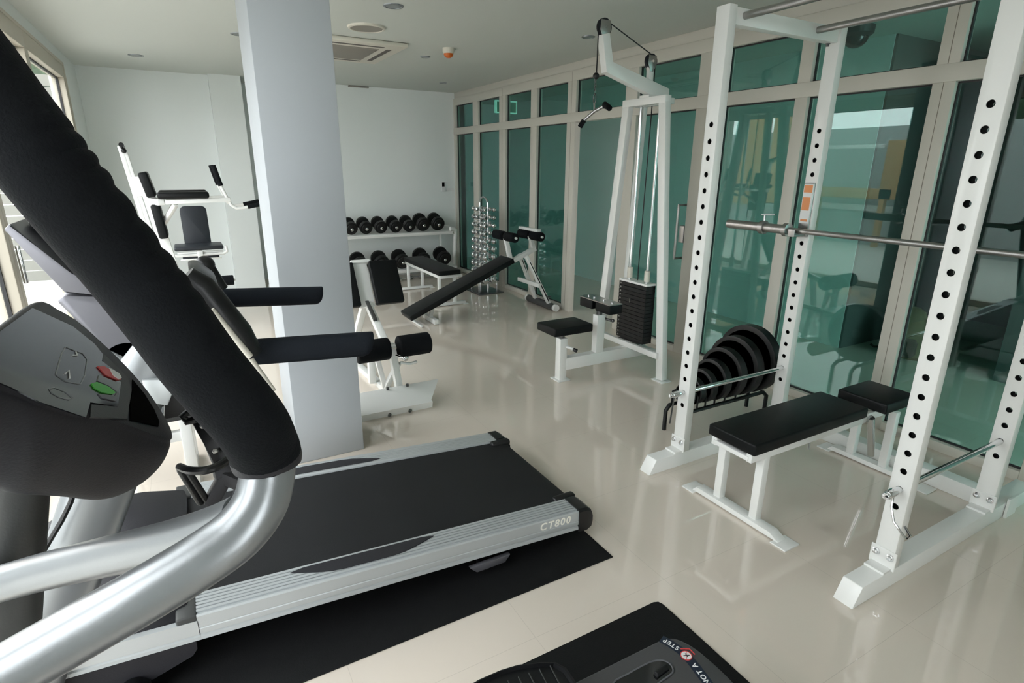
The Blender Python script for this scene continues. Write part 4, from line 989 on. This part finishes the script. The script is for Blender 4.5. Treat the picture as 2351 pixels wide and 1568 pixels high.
MB().bar((-.35, .90, .30), (.62, .90, .30), .05, .04).obj('pedal_arm', M['plastg'], el)

# ------------------------------------------------------------------ backpack beyond glass
t = thing('backpack', 'olive canvas backpack on the floor beyond the glass wall', 'backpack', (5.2, 2.5, 0))
bx, by = 5.32, 2.40
lp = []
for z, w_, d_ in ((0, .14, .09), (.03, .17, .12), (.18, .165, .12), (.32, .13, .10), (.41, .09, .07), (.44, .04, .04)):
    lp.append([(bx+d_*math.cos(a_)*.9, by+w_*math.sin(a_), z) for a_ in [k*2*PI/18 for k in range(18)]])
MB().loft(lp).obj('bag_body', M['bagc'], t)
MB().loft([[(bx-.10+d_*math.cos(a_), by+w_*math.sin(a_), z) for a_ in [k*2*PI/14 for k in range(14)]] for z, w_, d_ in ((.03, .10, .05), (.06, .12, .06), (.16, .12, .06), (.19, .10, .04))]).obj('front_pocket', M['bagd'], t)
MB().tube([(bx-.02, by-.12, .36), (bx-.06, by-.22, .25), (bx-.06, by-.24, .1), (bx-.04, by-.17, .03)], .010, 8).tube([(bx-.02, by+.15, .05), (bx-.05, by+.24, .03), (bx-.06, by+.27, .05)], .010, 8).obj('strap', M['bagd'], t)

# ------------------------------------------------------------------ outside
struct(MB().box((-14, -8, -.2), (-.95, 14, -.06)).obj('ground_outside', M['pave']))
t = thing('outside_building', 'low grey building with a white window band outside the left windows', 'building', (-6.1, 5.5, 0))
MB().box((-6.3, -1, -.1), (-6.0, 12, 2.45), .01).obj('wall', M['outg'], t)
def refl(x, y, X):
    p = onX(XG+.035, x, y); d_ = ray(x, y); d_.x = -d_.x
    return p+d_*((X-p.x)/d_.x)
def band(pa, pb, name, m, X=-5.9, par=None, th=.12):
    a_, b_ = refl(*pa, X), refl(*pb, X)
    MB().box((X-th, min(a_.y, b_.y), min(a_.z, b_.z)), (X, max(a_.y, b_.y), max(a_.z, b_.z)), .01).obj(name, m, par)
band((1843, 462), (2066, 490), 'white_ledge', M['outw'], -5.95, t)
band((1700, 250), (1742, 470), 'timber_panel', M['wood'], -5.95, t)
band((1782, 250), (1836, 470), 'timber_panel', M['wood'], -5.95, t)
t = thing('timber_frame', 'tan timber frame standing outside the left windows', 'frame', (-5.7, 4.5, 0))
band((1868, 428), (2043, 459), 'bottom_beam', M['wood'], -5.65, t)
band((2040, 322), (2056, 459), 'upright_post', M['wood'], -5.65, t)
band((1880, 335), (2030, 340), 'white_rail', M['outw'], -5.65, t, .05)
a_ = refl(1880, 430, -5.65); b_ = refl(2048, 330, -5.65)
for y in (a_.y, b_.y): MB().box((-5.77, y-.05, -.06), (-5.65, y+.05, a_.z), .004).obj('leg', M['wood'], t)
t = thing('garden_fence', 'grey slatted fence outside the far left window', 'fence', (-2.6, 9.9, 0))
mb = MB()
for k in range(18): mb.box((-4.2, 9.88, .02+k*.147), (-1.0, 9.92, .155+k*.147), .003, 1)
mb.obj('slats', M['outd'], t)
for x in (-4.2, -2.6, -1.0): MB().box((x-.04, 9.84, -.06), (x+.04, 9.96, 2.66)).obj('post', M['outd'], t)
for i, (x, y, z, r, lab) in enumerate(((-2.3, 12.6, 3.3, 1.7, 'bushy green tree behind the fence, seen through the far window'), (-8.6, 5.0, 3.4, 1.6, 'green tree rising behind the low outside building'))):
    t = thing('tree', lab, 'tree', (x, y, 0), 'trees outside')
    tb = MB(); MB().tube([(x, y, -.1), (x+.05, y, z-.5)], [.12, .08], 10).obj('trunk', M['outd'], t)
    for k in range(26):
        a_ = random.uniform(0, 2*PI); b_ = random.uniform(-.6, 1); q = r*random.uniform(.35, .8)
        tb.ball((x+q*math.cos(a_), y+q*math.sin(a_), z+b_*r*.6), r*random.uniform(.25, .42), (1, 1, .8), 10, 7)
    for v in tb.bm.verts: v.co += Vector((random.uniform(-1, 1), random.uniform(-1, 1), random.uniform(-1, 1)))*.06
    tb.obj('crown', M['leaf'], t)

# ------------------------------------------------------------------ light
w = bpy.data.worlds.new('sky'); SC.world = w; w.use_nodes = True
bg = w.node_tree.nodes['Background']; bg.inputs[0].default_value = (.97, .975, 1.0, 1); bg.inputs[1].default_value = 6.5
def area(name, loc, rot, sx, sy, e, col=(1, 1, 1)):
    l = bpy.data.lights.new(name, 'AREA'); l.shape = 'RECTANGLE'; l.size = sx; l.size_y = sy; l.energy = e; l.color = col
    o = bpy.data.objects.new(name, l); COL.objects.link(o); o.location = loc; o.rotation_euler = rot; return o
SC.view_settings.view_transform = 'Standard'; SC.view_settings.look = 'None'; SC.view_settings.gamma = 1
SC.view_settings.exposure = 0.27
SC.cycles.use_denoising = True
SC.cycles.max_bounces = 10; SC.cycles.diffuse_bounces = 5; SC.cycles.glossy_bounces = 5; SC.cycles.transparent_max_bounces = 16
SC.cycles.caustics_reflective = False; SC.cycles.caustics_refractive = False
SC.cycles.sample_clamp_indirect = 6
# camera
cd = bpy.data.cameras.new('camera'); cd.sensor_width = 36; cd.lens = FPX*36/2351; cd.clip_start = .02
co = bpy.data.objects.new('camera', cd); COL.objects.link(co)
mm = Matrix((R_, U_, -F_)).transposed().to_4x4(); mm.translation = CAM; co.matrix_world = mm
SC.camera = co
